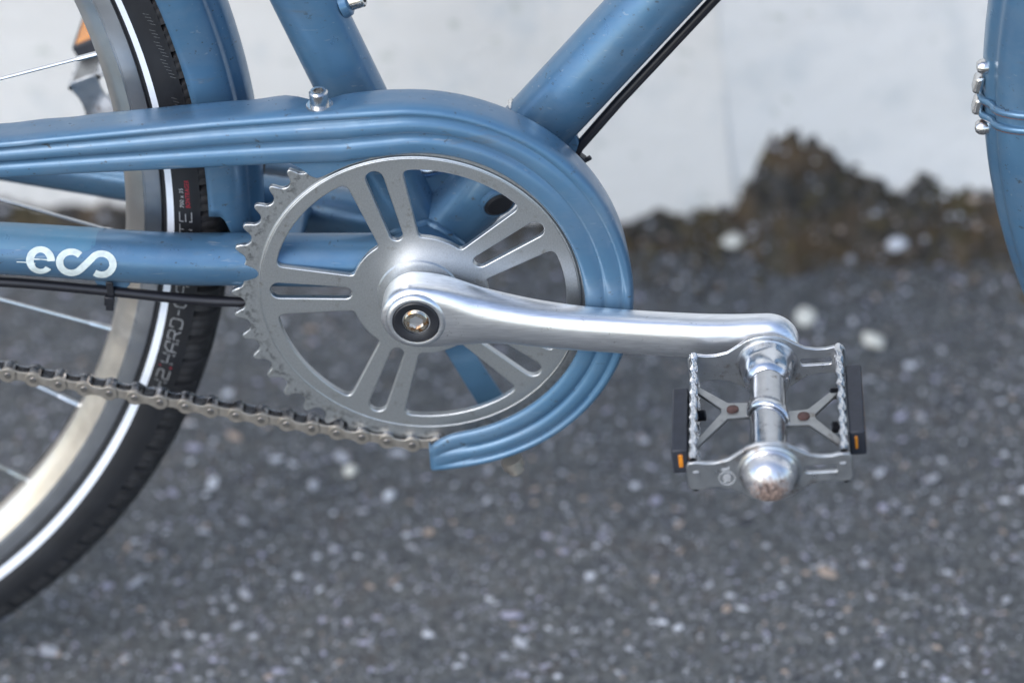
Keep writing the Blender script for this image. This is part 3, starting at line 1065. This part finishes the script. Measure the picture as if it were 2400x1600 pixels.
holes = []
for a in ARMS:
    # tapered slot with round ends
    pts = []
    for k in range(9):
        t = -90 + 180 * k / 8
        pts.append((69.0 + 4.4 * cos(radians(t)), 4.4 * sin(radians(t))))
    for k in range(9):
        t = 90 + 180 * k / 8
        pts.append((36.5 + 3.3 * cos(radians(t)), 3.3 * sin(radians(t))))
    ca, sa = cos(radians(a)), sin(radians(a))
    holes.append([(x * ca - y * sa, x * sa + y * ca) for x, y in pts])
    m_ = a + 36
    outer = [polar(71.8, m_ - 24.6 + 49.2 * k / 14) for k in range(15)]
    inner = [polar(34.0, m_ + 18.6 - 37.2 * k / 8) for k in range(9)]
    pl = outer + inner
    rr = [0] * len(pl)
    rr[0] = rr[14] = 4.2
    rr[15] = rr[-1] = 2.6
    # rounding needs longer neighbours: drop the arc points nearest to the corners
    keep = [i for i in range(len(pl)) if i not in (1, 13, 16, len(pl) - 2)]
    holes.append(rounded([pl[i] for i in keep], [rr[i] for i in keep], 6))
disc_vf = plate([circle(78.4, 160)] + holes, 3.4, 0.5, 2)
b = MB()
b.mesh(ring_vf, Matrix.Translation((0, -45.0, 0)))
b.mesh(disc_vf, Matrix.Translation((0, -45.6, 0)))
b.lathe([(46.5, 21.5), (48.2, 20.2), (49.2, 0)], n=64)
# fine crease turned into the ring
crease = [[(cos(2 * pi * k / 160) * r, y, sin(2 * pi * k / 160) * r) for k in range(160)] for r, y in ((77.9, -46.9), (78.6, -47.25), (79.2, -47.0), (79.7, -46.2))]
b.grid(crease, False, True)
chainring = part(b, 'chainring', M_RING, angle=30)


# ---- crank arms
def crank(parent):
    b = MB()
    XS = [-17.5, -10, 0, 14, 26, 40, 60, 80, 110, 135, 150, 160, 169, 184]
    CZ = [0, 0, 0, -1.0, -2.4, -4.2, -7.2, -9.4, -11.0, -11.6, -12.2, -13.6, -15.0, -15.2]
    HZ = [17.6, 17.6, 17.6, 16.8, 14.9, 13.0, 11.8, 11.4, 11.2, 11.3, 12.2, 14.4, 16.4, 16.4]
    YB = [-48.5, -48.5, -48.5, -49, -50.5, -52.5, -55, -57, -60, -62.5, -64, -65, -65.5, -65.5]
    YF = [-69, -69.3, -69.6, -70, -70.8, -71.4, -72.2, -73, -75, -77.4, -78.8, -79.6, -80, -79.6]
    rows = []
    NS = 30
    xs_ = [-17.5 * cos(pi / 2 * k / 12) for k in range(12)] + [169 * k / 66 for k in range(67)] + [169 + 15.2 * sin(pi / 2 * k / 12) for k in range(1, 13)]
    for x in xs_:
        cz, hz = smooth_lerp(x, XS, CZ), smooth_lerp(x, XS, HZ)
        yb, yf = smooth_lerp(x, XS, YB), smooth_lerp(x, XS, YF)
        sc = 1.0
        if x < 0:
            sc = sqrt(max(0, 1 - (x / 17.51) ** 2))
            hz *= sc
        elif x > 169:
            q = min(1, (x - 169) / 15.21)
            sc = sqrt(max(0, 1 - q * q))
            hz *= sc
        sy = min(1, 0.80 + 0.2 * sc)
        cy, hy = (yb + yf) / 2, (yf - yb) / 2 * sy
        r = []
        for k in range(NS):
            a = 2 * pi * k / NS
            e = 2 / (3.0 + 2.2 * min(1, max(0, (30 - x) / 25)))
            ca, sa = cos(a), sin(a)
            yy = cy + hy * math.copysign(abs(ca) ** e, ca)
            zz = math.copysign(abs(sa) ** e, sa)
            # the arm's front face is narrower than its back: bevelled upper edge
            fr = (yy - yb) / (yf - yb)
            nar = 1 - 0.22 * min(1, max(0, (x - 4) / 40)) * max(0, fr) ** 1.5 * (1 if zz > 0 else 0.55)
            r.append((x, yy, cz + hz * max(zz * nar, -1)))
        rows.append(r)
    b.grid(rows, False, True)
    # raised ring round the bolt
    b.lathe([(60, 15.6), (68.8, 15.0), (70.5, 14.0), (70.9, 12.8), (70.6, 11.6), (69.0, 11.2), (68.2, 11.0), (68.0, 0)], n=56)
    arm = part(b, 'crank_arm', M_CRANK, parent, angle=50)
    b = MB()
    b.lathe([(68.1, 11.3), (70.5, 11.2), (70.9, 10.6), (70.6, 7.6), (70.2, 6.9), (68.0, 6.6)], n=48)
    b.lathe([(68.5, 6.7), (68.5, 0)], n=48)
    part(b, 'dust_cap', M_BLACK, arm)
    b = MB()
    socket_bolt(b, (0, -67.2, 0), (0, -1, 0), 6.2, 3.6)
    part(b, 'crank_bolt', M_BOLT_RUST, arm)
    return arm


arm_r = crank(bike)
arm_r.location = (0, 0, 0)


# ---- pedals, built about their own axle (origin on the axle at the bike's centre plane, out = -Y)
def twisted_rail(b, x, z, y0, y1, mi=0):
    n = 150
    rows = []
    for k in range(n + 1):
        y = y0 + (y1 - y0) * k / n
        tw = 2 * pi * (y / 19.6)
        edge = min(1, min(k, n - k) / 10)
        row = []
        for j in range(16):
            a = 2 * pi * j / 16
            q = 1.85 + 0.5 * cos(2 * (a - tw)) * edge
            row.append((x + q * cos(a) * 0.95, y, z + q * sin(a) * 1.15))
        rows.append(row)
    b.grid(rows, False, True, mi)


def make_pedal():
    root = empty('pedal', bike)
    hx = 37.6

    def add(mb, name, mats, **kw):
        return mb.build(name, mats, root, **kw)
    # wavy side plates
    def wavy(scale=1.0):
        top = [(-37.6, 5.5), (-36.5, 7.6), (-33, 7.9), (-28.5, 7.0), (-24, 7.0), (-18.5, 8.2), (-13.5, 11.4), (-9.5, 14.2), (-5, 16.0), (0, 16.5), (5, 16.0), (9.5, 14.2), (13.5, 11.4), (18.5, 8.2), (24, 7.0), (28.5, 7.0), (33, 7.9), (36.5, 7.6), (37.6, 5.5)]
        bot = [(x, -z) for x, z in reversed(top)]
        return top + bot
    slot = rounded([(16, 1.9), (31, 1.9), (31, -1.9), (16, -1.9)], 1.6)
    axis_hole = circle(8, 24)
    for y in (-86, -172):
        b = MB()
        b.mesh(plate([wavy(), slot], 2.0, 0.5, 2), Matrix.Translation((0, y, 0)))
        sgn = -1 if y == -172 else -1
        b.lathe([(-y - 0.5, 15.2), (-y + 1.6, 14.6), (-y + 2.2, 13.4)], n=40)
        b.lathe([(-y + 0.5, 15.2), (-y - 1.6, 14.6), (-y - 2.2, 13.2)], n=40)
        # pressed rectangle at the plate's ends
        for sx in (-33.5, 33.5):
            b.box((sx, y - 1.2, 0), (2.6, 1.0, 5.2))
        add(b, 'cage_plate', M_PLATE, angle=35)
    # stamped mark on the outer plate: a ring with an S-like figure and a small figure 1 above it
    b = MB()
    b.lathe([(173.0, 3.9), (173.3, 3.8), (173.3, 3.5), (173.0, 3.4)], (-19.5, 0, -2.0), (0, -1, 0), 28)
    for (x0, z0, x1, z1) in ((-21.3, -0.9, -18.0, -0.2), (-21.3, -2.4, -17.8, -1.6), (-21.0, -3.9, -18.0, -3.2)):
        b.tube([(x0, -173.2, z0), ((x0 + x1) / 2, -173.3, (z0 + z1) / 2 + 0.35), (x1, -173.2, z1)], 0.34, 6)
    b.tube([(-21.6, -173.2, 3.0), (-18.2, -173.2, 3.4), (-18.2, -173.2, 4.4)], 0.42, 6)
    add(b, 'stamped_mark', M_PRINT)
    # barrel, inner hub dome, outer cap
    b = MB()
    b.lathe([(84, 8.7), (172, 8.7)], n=40)
    add(b, 'barrel', M_BARREL)
    b = MB()
    b.lathe([(70, 6.2), (83, 6.2), (84, 11), (86.5, 13.9), (88.2, 13.7), (90.0, 12.6), (93, 12.3), (97, 11.9), (100.5, 10.9), (102.5, 9.8), (103.4, 8.6)], n=48)
    add(b, 'hub_dome', M_CHROME)
    b = MB()
    b.lathe([(171.5, 13.6), (173.2, 13.6), (174.4, 12.9), (175.2, 12.1), (178, 11.9), (181, 11.0), (183.4, 9.2), (185.2, 6.6), (186.2, 3.4), (186.5, 0)], n=48)
    add(b, 'end_cap', M_CHROME_RUST)
    # twisted rails along both long sides and the strips below them
    for sx in (-1, 1):
        b = MB()
        twisted_rail(b, sx * 34.4, 7.6, -86.6, -171.4)
        add(b, 'cage_rail', M_CHROME)
        b = MB()
        twisted_rail(b, sx * 34.4, -7.6, -86.6, -171.4)
        add(b, 'cage_rail', M_CHROME)
        b = MB()
        b.box((sx * 35.6, -129, 0), (1.3, 84.6, 13.5))
        add(b, 'cage_strip', M_STEEL, bevel=0.3)
    # Y shaped brackets
    for sx, cy, arms in ((-1, -123.5, (-103, -151)), (1, -132.5, (-110, -157))):
        rv = sx * 16.5
        out = []
        e = 34.8
        A, B_ = arms
        pts = [(sx * e, A + 2.6), (sx * e, A - 2.8), (sx * 22, cy + 1.0 + 0.6), (sx * 22, cy - 1.0 - 0.6), (sx * e, B_ + 2.8), (sx * e, B_ - 2.6),
               (sx * 18.5, cy - 6.2), (sx * 11.5, cy - 6.2), (sx * 7.0, cy - 5.6), (sx * 7.0, cy + 5.0), (sx * 11.5, cy + 5.4), (sx * 18.5, cy + 5.8)]
        if sx > 0:
            pts = pts[::-1]
        vf = plate([rounded(pts, 2.2)], 1.7, 0.4, 1)
        rotm = Matrix.Rotation(radians(-90), 4, 'X')      # XZ plate -> lies flat in XY
        b = MB()
        b.mesh(([(v[0], v[2], -v[1]) for v in vf[0]], [tuple(reversed(f)) for f in vf[1]]))
        add(b, 'cross_bracket', M_STEEL)
        b = MB()
        b.lathe([(0, 2.9), (1.0, 2.8), (1.5, 1.9), (1.6, 0)], (rv, cy, 0.7), (0, 0, 1), 20)
        add(b, 'rivet', M_RIVET)
    # clamp band over the barrel
    b = MB()
    band = []
    for k in range(25):
        a = radians(-8 + 196 * k / 24)
        yc_ = -125.5 - 9.0 * (1 - k / 24)
        band.append([(9.6 * cos(a), yc_ + dy, 9.6 * sin(a) + (0.0)) for dy in (-3.2, 3.2)])
    b.grid(band)
    add(b, 'clamp_band', M_CHROME, solid=1.2)
    # reflectors with their threaded studs
    for sx, y0, y1, studs in ((-1, -111, -161, (-124,)), (1, -101, -155, (-113, -140))):
        b = MB()
        xc = sx * 41.2
        b.box((xc - sx * 0.4, (y0 + y1) / 2, 0), (7.6, y0 - y1, 13.6))
        add(b, 'reflector', M_REFLBODY, bevel=0.9)
        b = MB()
        b.box((sx * 44.25, (y0 + y1) / 2, 0), (0.8, (y0 - y1) - 5, 9.8))
        b.box((sx * 41.0 + (0.4 if sx < 0 else -0.8), y1 - 0.1, 0.6), (2.0 if sx < 0 else 1.3, 0.7, 7.0))
        add(b, 'reflector_lens', M_AMBER, bevel=0.2)
        for st in studs:
            b = MB()
            n = 8
            prof = []
            for k in range(n):
                h = k * 0.8
                prof += [(h, 3.0), (h + 0.4, 2.4)]
            prof += [(n * 0.8, 2.2), (n * 0.8, 0)]
            b.lathe(prof, (sx * 35.5, st, -1.0), (-sx, 0, 0), 18)
            add(b, 'stud', M_BLACK, angle=20)
            b = MB()
            b.lathe([(0, 4.6), (1.4, 4.4), (1.6, 3.2)], (sx * 34.8, st + 13, -2), (-sx, 0, 0), 16)
            add(b, 'washer', M_RIVET)
    return root


ped = make_pedal()
PA = -0.09962695
ped.location = (168.6 * MM, 0, (-17.4 + GROUND_OFF) * MM)
ped.rotation_euler = (0, radians(-3.2), 0)

# left side: same crank and pedal turned half round
arm_l = copy_part(arm_r, bike)
# half turn about Z then swing about Y so that it points opposite to the right arm
swing = Matrix.Translation((0, 0, GROUND_OFF * MM)) @ Matrix.Rotation(radians(11.3), 4, 'Y') @ Matrix.Rotation(pi, 4, 'Z') @ Matrix.Translation((0, 0, -GROUND_OFF * MM))
arm_l.matrix_parent_inverse = Matrix.Identity(4)
arm_l.matrix_basis = swing
ped_l = copy_part(ped, bike)
ped_l.matrix_basis = Matrix.Translation((-168.6 * MM, 0, (17.0 + GROUND_OFF) * MM)) @ Matrix.Rotation(radians(68 - 180), 4, 'Y') @ Matrix.Rotation(pi, 4, 'Z')

# ---- chain
PT = 12.85
dch = Vector((cos(0.2399), 0, -sin(0.2399)))
nch = Vector((sin(0.2399), 0, cos(0.2399)))
CY = -45.2


def chain_pt(s):
    if s <= 0:
        sag = -0.9 * sin(pi * min(1, -s / 400))
        return nch * (-PITCH_R + sag) + dch * s
    a = radians(-103.745) + s / PITCH_R
    return Vector((PITCH_R * cos(a), 0, PITCH_R * sin(a)))


def dogbone(L, r, waist):
    pts = []
    h = L / 2
    for k in range(13):
        a = radians(-125 + 250 * k / 12)
        pts.append((h + r * cos(a), r * sin(a)))
    pts += [(h * 0.35, waist + 0.25), (0, waist), (-h * 0.35, waist + 0.25)]
    for k in range(13):
        a = radians(55 + 250 * k / 12)
        pts.append((-h + r * cos(a), r * sin(a)))
    pts += [(-h * 0.35, -waist - 0.25), (0, -waist), (h * 0.35, -waist - 0.25)]
    return pts


chain = empty('chain', bike, (0, 0, 0))
vf_out = plate([dogbone(PT, 4.15, 2.25)], 1.0, 0.25, 1)
vf_in = plate([dogbone(PT, 4.05, 2.45)], 1.0, 0.2, 1)
b = MB()
for y in (-3.95, 3.95):
    b.mesh(vf_out, Matrix.Translation((0, y, 0)), 0 if y < 0 else 2)
for x in (-PT / 2, PT / 2):
    b.lathe([(-4.9, 0), (-4.9, 1.5), (-4.6, 1.8), (4.6, 1.8), (4.9, 1.5), (4.85, 0)], (x, 0, 0), (0, -1, 0), 14, 1)
m_pin = metal_mat('pin_steel', (0.30, 0.28, 0.26), 0.3, 0.5, 300, None, 0.5, (0.06, 0.05, 0.04))
outer = b.build('outer_link', [M_CHAIN, m_pin, M_CHAIN_IN], chain)
b = MB()
for y in (-2.75, 2.75):
    b.mesh(vf_in, Matrix.Translation((0, y, 0)), 0 if y < 0 else 1)
for x in (-PT / 2, PT / 2):
    b.lathe([(-2.2, 2.0), (-2.2, 3.85), (2.2, 3.85), (2.2, 2.0)], (x, 0, 0), (0, -1, 0), 18, 1)
inner = b.build('inner_link', [M_CHAIN, M_CHAIN_IN], chain)
first = {0: True, 1: True}
for k in range(-9, 27):
    p0 = chain_pt(11.0 + PT * (k - 16)) if 11.0 + PT * (k - 16) <= 12 else chain_pt(11.0 + 12.71 * (k - 16))
    s1 = 11.0 + PT * (k - 15) if k < 16 else 11.0 + 12.71 * (k - 15)
    p1 = chain_pt(s1)
    kind = k % 2
    src = outer if kind == 1 else inner
    o = src if first[kind] else src.copy()
    if not first[kind]:
        COL.objects.link(o)
        o.parent = chain
    first[kind] = False
    c = (p0 + p1) / 2
    ang = atan2(p1.z - p0.z, p1.x - p0.x)
    o.location = (c.x * MM, CY * MM, (c.z + GROUND_OFF) * MM)
    o.rotation_euler = (0, -ang, 0)

# ---- rear wheel
WX, WZ = -450.6, 61.3
wheel = empty('rear_wheel', bike, (WX * MM, 0, (WZ + GROUND_OFF) * MM))


def ringgrid(prof, n, fn=None, a0=0, a1=2 * pi):
    """prof = list of (r, y) -> rows round the axle; fn(i, r, y) may displace"""
    rows = []
    closed = abs((a1 - a0) - 2 * pi) < 1e-6
    for k in range(n if closed else n + 1):
        a = a0 + (a1 - a0) * k / n
        r_ = []
        for j, (r, y) in enumerate(prof):
            if fn:
                r, y = fn(k, j, r, y)
            r_.append((r * cos(a), y, r * sin(a)))
        rows.append(r_)
    return rows, closed


def build_wheel(root, full=True):
    half = [(303.6, 0), (303.8, -3.5), (304.4, -6.4), (306.2, -8.2), (310, -10.2), (314.4, -12.3), (314.9, -11.7), (315.3, -11.7), (315.8, -12.4), (322.0, -12.5), (323.0, -12.2), (323.3, -11.2), (322.6, -9.6), (318.0, -9.2), (313, -6)]
    prof = half + [(r, -y) for r, y in reversed(half[1:])]
    b = MB()
    rows, cl = ringgrid(prof, 240)
    b.grid(rows, cl, False)
    nvp = len(prof) - 1
    b.m = [0 if (4 < (i % nvp) < nvp - 5) else 1 for i in range(len(b.m))]
    rim = b.build('rim', [M_RIM, M_RIMIN], root, angle=25, recalc=False)
    th = [(320.8, -10.4), (323.6, -11.4), (325, -13.0), (327, -15.3), (330.2, -17.0), (333.5, -17.8), (337, -18.1), (340.2, -17.9), (342.6, -17.3), (343.2, -17.3), (343.8, -17.3), (346.4, -16.6), (349.4, -15.2), (352.0, -12.6), (354.0, -9.3), (355.5, -5.7), (356.2, -2.8), (356.4, 0)]
    prof = th + [(r, -y) for r, y in reversed(th[:-1])]

    def tread(k, j, r, y):
        if r > 343.0:
            q = k % 9
            cut = 0.0
            ay = abs(y)
            if q == 0 and ay > 8:
                cut = 3.8
            elif q % 3 == 0 and ay > 11.5:
                cut = 0.7
            if 343.0 < r < 343.5:
                cut = 0.0
            if (k // 9) % 2 == 0 and 5 < ay < 6.5:
                cut = 1.2
            dr, dy = r - 333.0, y
            L = sqrt(dr * dr + dy * dy)
            return r - dr / L * cut, y - dy / L * cut
        if 342 < r < 343.0:
            return r - 0.2, y
        return r, y
    b = MB()
    rows, cl = ringgrid(prof, 1296, tread)
    rows = [[(x, y, max(z, -352.2)) for x, y, z in rw] for rw in rows]      # flattened where it stands on the ground
    b.grid(rows, cl, False)
    npv = len(prof) - 1
    b.m = [1 if 9 < (i % npv) < npv - 10 else 0 for i in range(len(b.m))]
    b.build('tyre', [M_RUBBER, M_TREAD], root, angle=30, recalc=False)
    for sy in (1, -1):
        b = MB()
        rows, cl = ringgrid([(326.1, sy * 14.45), (327, sy * 15.45), (328.5, sy * 16.28), (329.9, sy * 17.0)], 240)
        b.grid(rows, cl, False)
        b.build('reflective_stripe', M_STRIPE, root, recalc=False)
    return rim


build_wheel(wheel)


# printed wording on the sidewall
def text_mesh(txt, size, shear=0.0):
    cu = bpy.data.curves.new('txt', 'FONT')
    cu.body = txt
    cu.size = size
    cu.shear = shear
    cu.space_character = 1.05
    cu.resolution_u = 3
    ob = bpy.data.objects.new('txt', cu)
    COL.objects.link(ob)
    dg = bpy.context.evaluated_depsgraph_get()
    me = bpy.data.meshes.new_from_object(ob.evaluated_get(dg))
    vs = [tuple(v.co) for v in me.vertices]
    fs = [tuple(p.vertices) for p in me.polygons]
    bpy.data.objects.remove(ob)
    bpy.data.curves.remove(cu)
    bpy.data.meshes.remove(me)
    return vs, fs


def sidewall_y(r):
    return lerp(r, [327, 330.2, 333.5, 337, 340.2], [-15.3, -17.0, -17.8, -18.1, -17.9])


GLY = {'H': [[(0, 0), (0, 1)], [(.62, 0), (.62, 1)], [(0, .5), (.62, .5)]],
       '2': [[(0, 1), (.5, 1), (.62, .9), (.62, .6), (.5, .5), (.12, .5), (0, .4), (0, 0), (.62, 0)]],
       'A': [[(0, 0), (0, .72), (.24, 1), (.62, 1), (.62, 0)], [(0, .4), (.62, .4)]],
       'R': [[(0, 0), (0, 1), (.48, 1), (.62, .88), (.62, .56), (.48, .45), (0, .45)], [(.34, .45), (.62, 0)]],
       'D': [[(0, 0), (0, 1), (.46, 1), (.62, .84), (.62, .16), (.46, 0), (0, 0)]],
       '-': [[(.05, .5), (.4, .5)]], 'I': [[(0, 0), (0, 1)]], 'L': [[(0, 1), (0, 0), (.6, 0)]],
       'C': [[(.62, 1), (.16, 1), (0, .84), (0, .16), (.16, 0), (.62, 0)]],
       'S': [[(.62, 1), (.12, 1), (0, .88), (0, .62), (.12, .5), (.5, .5), (.62, .38), (.62, .12), (.5, 0), (0, 0)]],
       'E': [[(.6, 1), (0, 1), (0, 0), (.6, 0)], [(0, .5), (.5, .5)]], 'T': [[(0, 1), (.66, 1)], [(.33, 1), (.33, 0)]]}


def stroke_text(b, txt, a0, a1, r_base, height, w=0.42, mi=0):
    adv, x = [], 0.0
    for ch in txt:
        adv.append(x)
        x += {'I': 0.24, '-': 0.62, ' ': 0.4}.get(ch, 0.86)
    tot = x - 0.22

    def P(px, py):
        a = radians(a0 + (a1 - a0) * px / tot)
        rr = r_base - height * py
        return Vector((rr * cos(a), sidewall_y(rr) - 0.16, rr * sin(a)))
    for ch, ox in zip(txt, adv):
        for st in GLY.get(ch, []):
            for (x0, y0), (x1, y1) in zip(st, st[1:]):
                p0, p1 = P(ox + x0, y0), P(ox + x1, y1)
                d = (p1 - p0)
                d.normalize()
                p0, p1 = p0 - d * w * 0.4, p1 + d * w * 0.4
                n = Vector((-d.z, 0, d.x)) * w / 2
                b.add([p0 + n, p1 + n, p1 - n, p0 - n], [(0, 1, 2, 3)], mi)


def tyre_text(b, txt, a0, a1, r_base, height, mi=0, shear=0.0):
    """reads with growing angle, tops of the letters towards the hub"""
    vs, fs = text_mesh(txt, 10, shear)
    x0, x1 = min(v[0] for v in vs), max(v[0] for v in vs)
    y1 = max(v[1] for v in vs)
    out = []
    for x, y, z in vs:
        a = radians(a0 + (a1 - a0) * (x - x0) / (x1 - x0))
        r = r_base - height * y / y1
        out.append((r * cos(a), sidewall_y(r) - 0.14, r * sin(a)))
    b.add(out, fs, mi)


for fn, args, mt in ((stroke_text, ('H2', -23.5, -21.35, 338.8, 6.0), M_PRINT), (stroke_text, ('HARD-CASE', -20.55, -9.7, 338.8, 6.0), M_PRINT),
                     (stroke_text, ('LITE', -8.7, -4.8, 338.8, 6.0), M_PRINT), (tyre_text, ('700 x 35', -4.4, -2.5, 335.2, 2.0), M_PRINT),
                     (stroke_text, ('I', -20.98, -20.2, 339.1, 6.6), M_PRINTRED), (tyre_text, ('BONTRAGER', -4.4, -1.7, 338.3, 2.2, 0, 0.2), M_PRINTRED)):
    b = MB()
    fn(b, *args)
    b.build('lettering', mt, wheel, smooth=False, recalc=False)
b = MB()
# rows of thin pale hatching pressed into the sidewall higher up
for a_c, nn in ((13.2, 4), (12.0, 3), (10.2, 5), (8.2, 6), (5.6, 3)):
    for q in range(nn):
        a = radians(a_c + q * 0.34)
        r_ = 337.0 + 0.9 * (nn - q) * 0.5
        p0 = Vector((r_ * cos(a), -18.3, r_ * sin(a)))
        a2 = a - 0.004
        p1 = Vector(((r_ + 2.6) * cos(a2), -18.25, (r_ + 2.6) * sin(a2)))
        n = Vector((0, 0, 0.10))
        b.add([p0 + n, p1 + n, p1 - n, p0 - n], [(0, 1, 2, 3)], 0)
tag(b.build('sidewall_hatching', M_HATCH, wheel, smooth=False, recalc=False), kind='stuff')
# hub and spokes
b = MB()
b.lathe([(-50, 0), (-50, 7), (-32, 9), (-31, 26), (-28.5, 26), (-27, 15), (27, 15), (28.5, 26), (31, 26), (32, 9), (50, 7), (50, 0)], n=32)
b.build('hub', M_STEEL, wheel)
# spokes: (rim angle, direction of the inner end seen from the nipple, side)
SP = [(10.1, 11.5, -1), (-10.2, -17.0, 1), (-20.6, -23.3, -1), (-31.1, -27.9, 1), (-41.6, -38.0, -1)]
for k in range(5, 36):
    a = -41.6 - 10.2 * (k - 4)
    if a < -345:
        break
    SP.append((a, a + (6 if k % 2 else -6), -1 if k % 2 else 1))
for ra, da, sd in SP:
    e = Vector((305.5 * cos(radians(ra)), sd * -2.0 * -1, 305.5 * sin(radians(ra))))
    d = Vector((cos(radians(da)), 0, sin(radians(da))))
    # foot of the spoke near the hub flange
    L = e.dot(d) - 0
    foot = e - d * (L - 8)
    foot.y = 29.5 * (-1 if sd < 0 else 1)
    dd = (e - foot).normalized()
    b = MB()
    b.tube([foot, e - dd * 10], 0.95, 8)
    sp = b.build('spoke', M_SPOKE, wheel)
    b = MB()
    b.tube([e - dd * 13, e - dd * 11.5, e - dd * 4, e + dd * 0.5], [1.1, 1.4, 1.5, 1.5], 8)
    o = b.build('nipple', M_SPOKE, wheel)


# ---- rear mudguard
def mudguard_section(hw, r_edge, r_top, n=12):
    pr = []
    for k in range(n + 1):
        t = -1 + 2 * k / n
        y = hw * sin(t * pi / 2) if abs(t) < 1 else hw * t
        c = cos(t * pi / 2)
        rr = r_edge + (r_top - r_edge) * (c ** 0.75 if c > 0 else 0)
        rr -= 2.4 * math.exp(-((abs(y) - 13.0) / 3.6) ** 2)
        pr.append((rr, y))
    return pr


def build_mudguard(name, cx, cz, hw, r_edge, r_top, a0, a1, seg, parent_obj, notch=None):
    sec = mudguard_section(hw, r_edge, r_top, 44)
    rows = []
    for k in range(seg + 1):
        q = k / seg
        row = []
        for (r, y) in sec:
            s0 = a0 + (notch(r, y) if notch else 0)
            a = radians(s0 + (a1 - s0) * q)
            row.append((cx + r * cos(a), y, cz + r * sin(a)))
        rows.append(row)
    b = MB()
    b.grid(rows)
    return part(b, name, M_BLUE, parent_obj, solid=1.2, angle=60)


def nfun(r, y):
    # corner cut out on the near side, so that the stay clears it
    if y > -10:
        return 0.0
    q = min(1, max(0, (362.5 - r) / 7.5))
    return 5.7 * q ** 0.45


mud = build_mudguard('rear_mudguard', WX, WZ, 25.5, 348.5, 372, -10, 165, 240, bike, nfun)

# ---- front mudguard, its wire stays, and the front wheel beyond the frame's edge
fw_root = empty('front_wheel', bike, (662 * MM, 0, (WZ + GROUND_OFF) * MM))
b = MB()
rows, cl = ringgrid([(304, -9), (306, -12), (322, -12.4), (323, -11), (323, 11), (322, 12.4), (306, 12), (304, 9), (304, -9)], 200)
b.grid(rows, cl, False)
b.build('rim', M_RIMIN, fw_root)
b = MB()
rows, cl = ringgrid([(322, -11), (330, -16.8), (337, -18), (345, -16), (350, -9), (352, 0), (350, 9), (345, 16), (337, 18), (330, 16.8), (322, 11)], 300)
b.grid(rows, cl, False)
b.build('tyre', M_RUBBER, fw_root)
FX, FZ = 643.0, 92.0
fmud = build_mudguard('front_mudguard', FX, FZ, 27, 342, 368, 40, 216, 160, bike)
sec = mudguard_section(28.6, 338, 370.2, 24)


def wire(a_deg, dz):
    pts = []
    for (r, y) in sec:
        # the loop slopes: lower on the near side, round the outside of the guard
        a = radians(a_deg - dz * ((-y) / 28) * 1.2)
        pts.append((FX + r * cos(a), y, FZ + r * sin(a)))
    a = radians(a_deg - dz * 1.2)
    near = [(FX + rr * cos(a), -29.2, FZ + rr * sin(a) - 0.03 * (338 - rr)) for rr in (300, 326)]
    a = radians(a_deg + dz * 1.2)
    far = [(FX + rr * cos(a), 29.2, FZ + rr * sin(a)) for rr in (326, 300)]
    return near + pts + far


for a_ in (182.06, 183.4):
    b = MB()
    b.tube(wire(a_, 0.3), 1.9, 10)
    part(b, 'wire_stay', M_BLUE, fmud)
    b = MB()
    w = wire(a_, 0.3)
    b.tube([(x - 0.35, y - 0.1, z - 1.45) for x, y, z in w[3:20]], 0.75, 6)
    part(b, 'rusty_wire_edge', M_RUST, fmud)
for z, y in ((96.8, -6), (63.5, -6)):
    b = MB()
    b.lathe([(-3, 3.6), (0, 3.9), (1.8, 3.6), (3.4, 2.4), (3.9, 0)], (274.5, y, z), (-1, -0.1, 0), 20)
    part(b, 'dome_bolt', M_BOLT, fmud)
for z in (86.8, 75.2):
    b = MB()
    b.mesh(plate([rounded([(268.6, z - 4), (273.5, z - 5), (275.5, z + 5), (270.5, z + 4.6)], 2.8)], 8, 1.6), Matrix.Translation((0, -4, 0)))
    part(b, 'wire_clip', M_BOLT, fmud)
